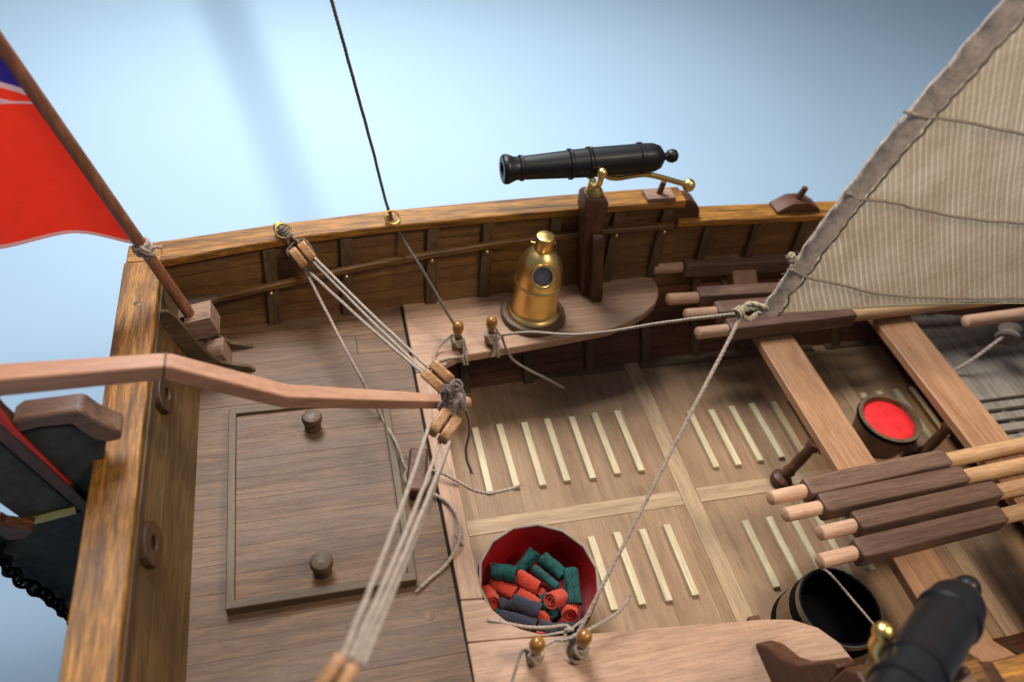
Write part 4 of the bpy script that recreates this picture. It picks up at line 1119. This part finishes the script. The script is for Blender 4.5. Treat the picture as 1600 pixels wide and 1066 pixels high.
# dark line from aloft through the ring to the pin
ringp = aty(611, 338, interp(YR, 3.2) + 0.45)
top_ = aty(518, 0, 26.2); top2 = top_ + (top_ - ringp) * 0.8
rope('dark thin line from above through the rail ring down to a far bench pin', [top2, top_, ringp.lerp(top_, 0.4), ringp, ringp.lerp(P_far1 + Vector((-0.06, 0.16, 1.0)), 0.5), P_far1 + Vector((-0.06, 0.18, 1.0)), P_far1 + Vector((0.18, 0, 0.55))], 0.062, 'ropedark')

# hitches on the pins
def hitch(p, label, mat='rope', n=3, extra=None):
    mb = MB()
    coil(mb, p + Vector((0, 0, 0.50)), (0.1, 0.05, 1), 0.23, n, 0.06, 0.09, 0.25)
    coil(mb, p + Vector((0.06, -0.05, 0.46)), (0.5, -0.5, 0.8), 0.27, 1.6, 0.06, 0.08, 0.2)
    for e in (extra or []): ropemesh(mb, [p + Vector(q) for q in e], 0.06)
    fuzz(mb, [p + Vector((0.2, -0.2, 0.5)), p + Vector((-0.2, -0.2, 0.5))], 14, 0.22)
    o = mb.build('rope_hitch', M[mat], None, origin=p)
    return tag(o, label, 'rope hitch', 'rope hitches on the pins')
hitch(P_far1, 'rope hitch on the far bench pin with a hanging bight and tail', 'rope', 2, [[(-0.2, 0.05, 0.75), (-0.75, -0.1, 0.25), (-1.05, -0.55, 0.06), (-1.0, -0.95, 0.06), (-0.6, -1.0, 0.09)], [(0.22, -0.05, 0.5), (0.33, -0.3, 0.2), (0.28, -0.62, 0.02), (0.34, -0.72, -0.35)], [(0.15, -0.15, 0.5), (0.22, -0.4, 0.15), (0.12, -0.66, 0.02), (0.2, -0.75, -0.3)], [(0.1, -0.62, 0.07), (-0.5, -0.66, 0.07), (-1.0, -0.8, 0.07)]])
hitch(P_far2, 'tangled rope hitch on the far bench pin nearest the binnacle', 'rope', 3, [[(-0.2, -0.15, 0.62), (0.0, -0.38, 0.3), (0.38, -0.28, 0.55), (0.42, -0.22, 0.62)], [(0.22, 0.0, 0.8), (0.35, -0.2, 0.6), (0.42, -0.22, 0.5)], [(0.05, -0.4, 0.4), (0.1, -0.55, 0.1), (0.0, -0.7, -0.15)], [(0.2, -0.4, 0.4), (0.22, -0.6, 0.08), (0.25, -0.72, -0.2)]])
hitch(P_near1, 'single rope turn on the near bench pin closest to the deck', 'rope', 2)
hitch(P_near2, 'doubled rope hitch on the near bench pin below the tub', 'rope', 3, [[(-0.02, 0.26, 0.75), (-0.22, 0.2, 0.7), (-0.34, -0.05, 0.3), (-0.15, -0.33, 0.12), (0.15, -0.28, 0.15), (0.28, 0.0, 0.3), (0.1, 0.35, 0.62), (-0.02, 0.26, 0.75)], [(-0.1, 0.45, 0.7), (-0.28, 0.55, 0.45), (-0.3, 0.25, 0.3)]])
rope('loose rope tail hanging from the far bench pin over the dark hold', [k2, aty(788, 538, 22.55), aty(798, 558, 22.4), aty(812, 570, 22.25), aty(833, 582, 22.1), aty(856, 593, 21.95), aty(876, 604, 21.8)], 0.060, 'rope', fz=10, fray=True)
rope('slack rope lying across the mouth of the red tub', [at(762, 968, 0.08), at(790, 974, 0.0), at(822, 980, -0.05), at(855, 981, 0.02), at(884, 978, 0.3), k3 + Vector((-0.15, 0.2, -0.1))], 0.060, 'rope', fz=10)
rope('short rope tail rising from the near bench pin beside the foot strips', [P_near1 + Vector((0.2, 0.1, 0.5)), P_near1 + Vector((0.7, 0.2, 0.62)), at(880, 1001, 0.75), at(905, 992, 0.9), at(940, 973, 0.8), at(966, 957, 0.7), at(982, 936, 0.75)], 0.060, 'rope', fz=10, fray=True)
rope('thin grey line leading off the near pin out of the picture', [P_near1 + Vector((-0.18, 0, 0.6)), at(815, 1020, 0.8), at(800, 1066, 1.4), at(785, 1120, 2.4)], 0.05, 'lash')

# ---- tackles of the tiller
def tackle_block(label, a, b, w=0.34, th=0.30):
    """a, b: the two ends of the block in space"""
    a, b = Vector(a), Vector(b); ax = (b - a).normalized(); L = (b - a).length
    t = thing('tackle_block', label, 'pulley block', (a + b) / 2, 'wooden pulley blocks of the tiller tackles')
    v = (CAM - (a + b) / 2).normalized(); v = (v - ax * v.dot(ax)).normalized(); sd = ax.cross(v)
    for sg in (1, -1):
        pts = []
        for k in range(24):
            an = 2 * math.pi * k / 24; ca, sa = math.cos(an), math.sin(an)
            pts.append((a + b) / 2 + ax * (L / 2) * math.copysign(abs(ca) ** 0.55, ca) + v * w * 1.0 * math.copysign(abs(sa) ** 0.55, sa))
        off = sd * (0.03 if sg > 0 else -0.03 - th)
        MB().prism([p + off for p in pts], sd * th).build('cheek', M['block'], t, 0.07, bseg=3)
    MB().lathe([(0, -0.03), (w * 0.8, -0.03), (w * 0.8, 0.03), (0, 0.03)], (a + b) / 2, sd, 20).build('sheave', M['walnutX'], t)
    return t, ax, v, sd
ring_f = Vector((at(437, 368, 3.85).x, 26.4, ZR(-1.2) + 0.35))
A1, B1 = aty(462, 384, 25.85), aty(484, 412, 25.35)
tackle_block('pulley block slung from the ring on the far rail', A1, B1, 0.42, 0.36)
A2, B2 = aty(668, 574, 17.45), aty(700, 603, 16.85)
tackle_block('pulley block on the far side of the tiller tip', A2, B2, 0.34, 0.34)
TE = aty(706, 628, YC)
A3, B3 = aty(706, 648, 15.75), aty(682, 684, 15.05)
tackle_block('pale pulley block on the near side of the tiller tip', A3, B3, 0.34, 0.34)
A4 = at(546, 1030, 9.0); B4 = at(505, 1090, 8.8)
tackle_block('blurred pulley block at the bottom edge of the picture, ends of the near tackle', A4, B4, 0.26, 0.24)
mb = MB(); coil(mb, ring_f.lerp(A1, 0.35), A1 - ring_f, 0.16, 3.5, 0.07, 0.13, 0.2); ropemesh(mb, [ring_f, ring_f.lerp(A1, 0.5) + Vector((.08, 0, .05)), A1 + Vector((0.15, 0, 0.15))], 0.07); ropemesh(mb, [ring_f, ring_f.lerp(A1, 0.5) - Vector((.1, 0, .05)), A1 - Vector((0.15, 0, 0.15))], 0.07)
ax = (B1 - A1).normalized(); v = (CAM - A1).normalized(); v = (v - ax * v.dot(ax)).normalized(); sd = ax.cross(v)
for sg in (1, -1): ropemesh(mb, [A1 - ax * 0.15, A1 + sd * 0.40 * sg + v * 0.1, (A1 + B1) / 2 + sd * 0.42 * sg + v * 0.12, B1 + sd * 0.25 * sg + ax * 0.1, B1 + ax * 0.16], 0.045)
tag(mb.build('rope_strop', M['lash'], None, origin=ring_f), 'grey rope strop around the far rail block', 'rope strop', 'rope strops of the tackles')
# lashing at the tiller tip
mb = MB(); td = (aty(722, 628, YC) - aty(690, 628, YC)).normalized()
coil(mb, aty(704, 628, YC), td, 0.29, 5.5, 0.085, 0.105, 0.3)
coil(mb, aty(707, 610, YC + 0.35), (0.5, 1, 0.3), 0.2, 3, 0.075, 0.12, 0.3)
coil(mb, aty(700, 642, YC - 0.35), (0.3, 1, 0.5), 0.2, 3, 0.075, 0.12, 0.3)
for k in range(9):
    p = aty(704 + random.uniform(-12, 14), 622 + random.uniform(-24, 22), YC - 0.3)
    coil(mb, p, (random.uniform(-1, 1), random.uniform(-1, 1), random.uniform(-1, 1)), 0.15, 1.3, 0.06, 0.1, 0.3)
ropemesh(mb, [B2, aty(712, 600, 16.6), aty(724, 616, YC + 0.1), aty(726, 640, YC - 0.3)], 0.06)
fuzz(mb, [aty(695, 600, YC - .3), aty(715, 650, YC - .3)], 60, 0.28)
tag(mb.build('tiller_lashing', M['lash'], None, origin=TE), 'grey rope lashing wound round the tiller tip between two blocks', 'lashing')
rope('short dark rope end hanging below the tiller tip', [aty(728, 640, YC), aty(733, 660, YC), aty(733, 680, YC - 0.02), aty(728, 700, YC), aty(730, 720, YC), aty(736, 736, YC)], 0.055, 'lash', fray=True)
# falls of the far tackle
for q1, q2, lab, r in (((489, 400), (672, 577), 'upper fall of the far tackle, nearest the deck edge', 0.060), ((486, 405), (664, 582), 'middle fall of the far tackle', 0.060), ((478, 420), (650, 580), 'lower fall of the far tackle, sagging', 0.065)):
    a = aty(*q1, 25.4); b_ = aty(*q2, 17.6)
    if 'lower' in lab: b_ = aty(668, 590, 17.3)
    rope(lab, [a, a.lerp(b_, 0.35) + Vector((0, 0, -0.06)), a.lerp(b_, 0.7) + Vector((0, 0, -0.06)), b_], r, 'rope')
a = aty(477, 422, 25.3)
rope('thin line from far rail block passing under the tiller to the cleat', [a, aty(510, 487, 23.2), aty(545, 555, 21.0), aty(575, 612, 19.8), aty(598, 655, 19.2), at(618, 690, 0.6), at(630, 722, 0.35), at(642, 745, 0.30)], 0.06, 'rope')
rope('grey strop from the lowest tackle block down to the near rail', [B4, B4.lerp(Vector((-1.2, 5.5, 3.75)), 0.5), Vector((-1.2, 5.45, 3.72))], 0.07, 'lash', 'rope strops of the tackles', 'rope strop', 'rope_strop')
# near tackle falls: blurred, rising toward the viewer
for (q1, y1), (q2, z2), lab, r in ((((672, 660), 15.5), ((532, 1036), 8.9), 'outer fall of the near tackle rising toward the lens', 0.060), (((688, 690), 15.1), ((548, 1030), 9.0), 'middle fall of the near tackle rising toward the lens', 0.060), (((706, 680), 15.2), ((556, 1036), 8.9), 'inner fall of the near tackle closest to the tub', 0.060), (((704, 688), 15.1), ((566, 1040), 8.8), 'slack fall of the near tackle beside the inner one', 0.06)):
    a = aty(*q1, y1); b_ = at(*q2, z2)
    rope(lab, [a, a.lerp(b_, 0.3) + Vector((0.05, 0, -0.08)), a.lerp(b_, 0.65) + Vector((0.05, 0, -0.08)), b_], r, 'rope')
# ropes around the cleat
mb = MB(); c0 = Vector((cc.x, cc.y, 0.16))
pts = []
for k in range(40):
    an = 2 * math.pi * k / 13
    pts.append(c0 + ux * 0.62 * math.cos(an) + uy * 0.42 * math.sin(an) + Vector((0, 0, 0.03 + 0.0035 * k + 0.03 * math.sin(k * 1.7))))
ropemesh(mb, pts, 0.06)
tag(mb.build('rope_hitch', M['rope'], None, origin=c0), 'rope turns wound under the dark cleat on deck', 'rope hitch', 'rope hitches on the pins')
rope('loose rope end reaching from the cleat over the foot strips', [at(668, 733, 0.3), at(690, 739, 0.35), at(715, 752, 0.2), at(740, 766, 0.05), at(765, 771, 0.1), at(790, 766, 0.2), at(806, 761, 0.25)], 0.062, 'rope', fray=True, fz=8)
rope('looped rope end lying on the deck edge beside the red tub', [at(668, 768, 0.2), at(685, 776, 0.15), at(704, 790, 0.16), at(717, 815, 0.22), at(717, 842, 0.25), at(708, 866, 0.15), at(692, 888, 0.08), at(672, 904, 0.08), at(657, 918, 0.09)], 0.065, 'rope', fray=True, fz=8)
rope('thin rope end dropping over the bench strip behind the red tub', [at(712, 836, 0.20), at(722, 850, 0.1), at(728, 862, -0.6), at(735, 880, -1.3), at(742, 895, -1.8)], 0.055, 'rope')

mb = MB(); sp_ = smoothpath(SHADE_ROD, 1.0); mb.tube(sp_, [1.0 - 0.66 * i / (len(sp_) - 1) for i in range(len(sp_))], 16)  # tapered rod added out of view, only to cast the soft shadow band
tag(mb.build('spar', M['shaft'], None, origin=SHADE_ROD[1]), 'added round wooden rod out of view above the deck, casting the shadow band', 'spar')

# ================================================================ FLAG
fs_ = thing('flagstaff', 'brown wooden flagstaff raked over the transom from its step', 'flagstaff', SA)
MB().tube(smoothpath([SA - SD * 0.55, SA, SB], 0.5), 0.205, 18).build('pole', M['staff'], fs_)
flag = thing('flag', 'red ensign flag with union canton tied to the raked staff', 'flag', aty(200, 390, 23.28))
mt, nt, b = newmat('ensign_cloth')
at1 = N(nt, 'ShaderNodeUVMap')
sx = N(nt, 'ShaderNodeSeparateXYZ'); nt.links.new(at1.outputs[0], sx.inputs[0])
U, V = sx.outputs[0], sx.outputs[1]              # u: away from the staff, v: up the staff (centimetres)
FLAG0 = SA + SD * ((aty(214, 386, 23.28) - SA).dot(SD))
VB = (aty(60, 166, 23.28) - FLAG0).dot(SD)
cu = U; cv = mathn(nt, 'SUBTRACT', V, VB)
dist = mathn(nt, 'SUBTRACT', mathn(nt, 'MULTIPLY', cv, 0.90), mathn(nt, 'MULTIPLY', cu, 0.43))   # signed distance to the saltire's arm
blue = (0.035, 0.022, 0.20); white = (0.70, 0.42, 0.42); redc = (0.93, 0.040, 0.018)
ad = mathn(nt, 'ABSOLUTE', dist)
can = mixc(nt, mathn(nt, 'LESS_THAN', ad, 0.36), blue, white)
rd = mathn(nt, 'MULTIPLY', mathn(nt, 'LESS_THAN', mathn(nt, 'ADD', dist, 0.05), 0.20), mathn(nt, 'GREATER_THAN', mathn(nt, 'ADD', dist, 0.05), -0.20))
can = mixc(nt, rd, can, redc)
can = mixc(nt, mathn(nt, 'LESS_THAN', cv, 0.07), can, white)
fld = mixc(nt, mathn(nt, 'GREATER_THAN', V, VB), redc, can)
tcf = N(nt, 'ShaderNodeTexCoord')
nf = noisen(nt, tcf.outputs['Object'], 1.5, 4, 0.6)
fld = mixc(nt, 0.5, fld, ramp(nt, nf, [(0.3, (0.82, 0.82, 0.82)), (0.65, (1, 1, 1))]), 'MULTIPLY')
hemf = mathn(nt, 'LESS_THAN', V, mathn(nt, 'MULTIPLY_ADD', mathn(nt, 'LESS_THAN', U, 0.3), 0.0, 0.17))
fld = mixc(nt, hemf, fld, (0.74, 0.33, 0.30))
nt.links.new(fld, b.inputs['Base Color']); b.inputs['Roughness'].default_value = 0.85; b.inputs['Specular IOR Level'].default_value = 0.15
tr_ = N(nt, 'ShaderNodeBsdfTranslucent'); nt.links.new(fld, tr_.inputs[0])
mx = N(nt, 'ShaderNodeMixShader'); mx.inputs[0].default_value = 0.35
nt.links.new(b.outputs[0], mx.inputs[1]); nt.links.new(tr_.outputs[0], mx.inputs[2]); nt.links.new(mx.outputs[0], nt.nodes['Material Output'].inputs[0])
F0 = FLAG0
n1, n2 = 40, 40; vs = []; uvs = []
for j in range(n2 + 1):
    for i in range(n1 + 1):
        u, v = 9.0 * i / n1, 8.6 * j / n2
        droop = 0.42 * math.sin(min(math.pi, u * 0.62)) * (1 - v / 8.6) ** 2       # the lower edge arches up
        p = F0 + SD * (v + droop) + Vector((-1, 0, 0.05)).normalized() * u + Vector((0, 0.35 * math.sin(u * 1.2 + v * 0.4) * min(1, u / 2), 0))
        vs.append(p); uvs.append((u, v))
fs = [(j * (n1 + 1) + i, j * (n1 + 1) + i + 1, (j + 1) * (n1 + 1) + i + 1, (j + 1) * (n1 + 1) + i) for j in range(n2) for i in range(n1)]
mb = MB(); mb.add(vs, fs, True)
fo_ = mb.build('cloth', mt, flag)
uvl = fo_.data.uv_layers.new(name='UVMap')
for lp in fo_.data.loops: uvl.data[lp.index].uv = uvs[lp.vertex_index]
mb = MB(); lp_ = FLAG0 - SD * 0.1
coil(mb, lp_, SD, 0.27, 3.5, 0.07, 0.13, 0.25); coil(mb, lp_ + Vector((0.1, -0.1, 0)), (0.6, 0.3, 0.8), 0.28, 1.5, 0.06, 0.1, 0.25)
ropemesh(mb, [lp_ + Vector((0.15, -0.2, 0)), lp_ + Vector((0.42, -0.15, 0.12)), lp_ + Vector((0.6, -0.1, 0.05))], 0.06)
tag(mb.build('flag_lashing', M['rope'], None, origin=lp_), 'white cord lashing tying the flag corner to the staff', 'lashing')
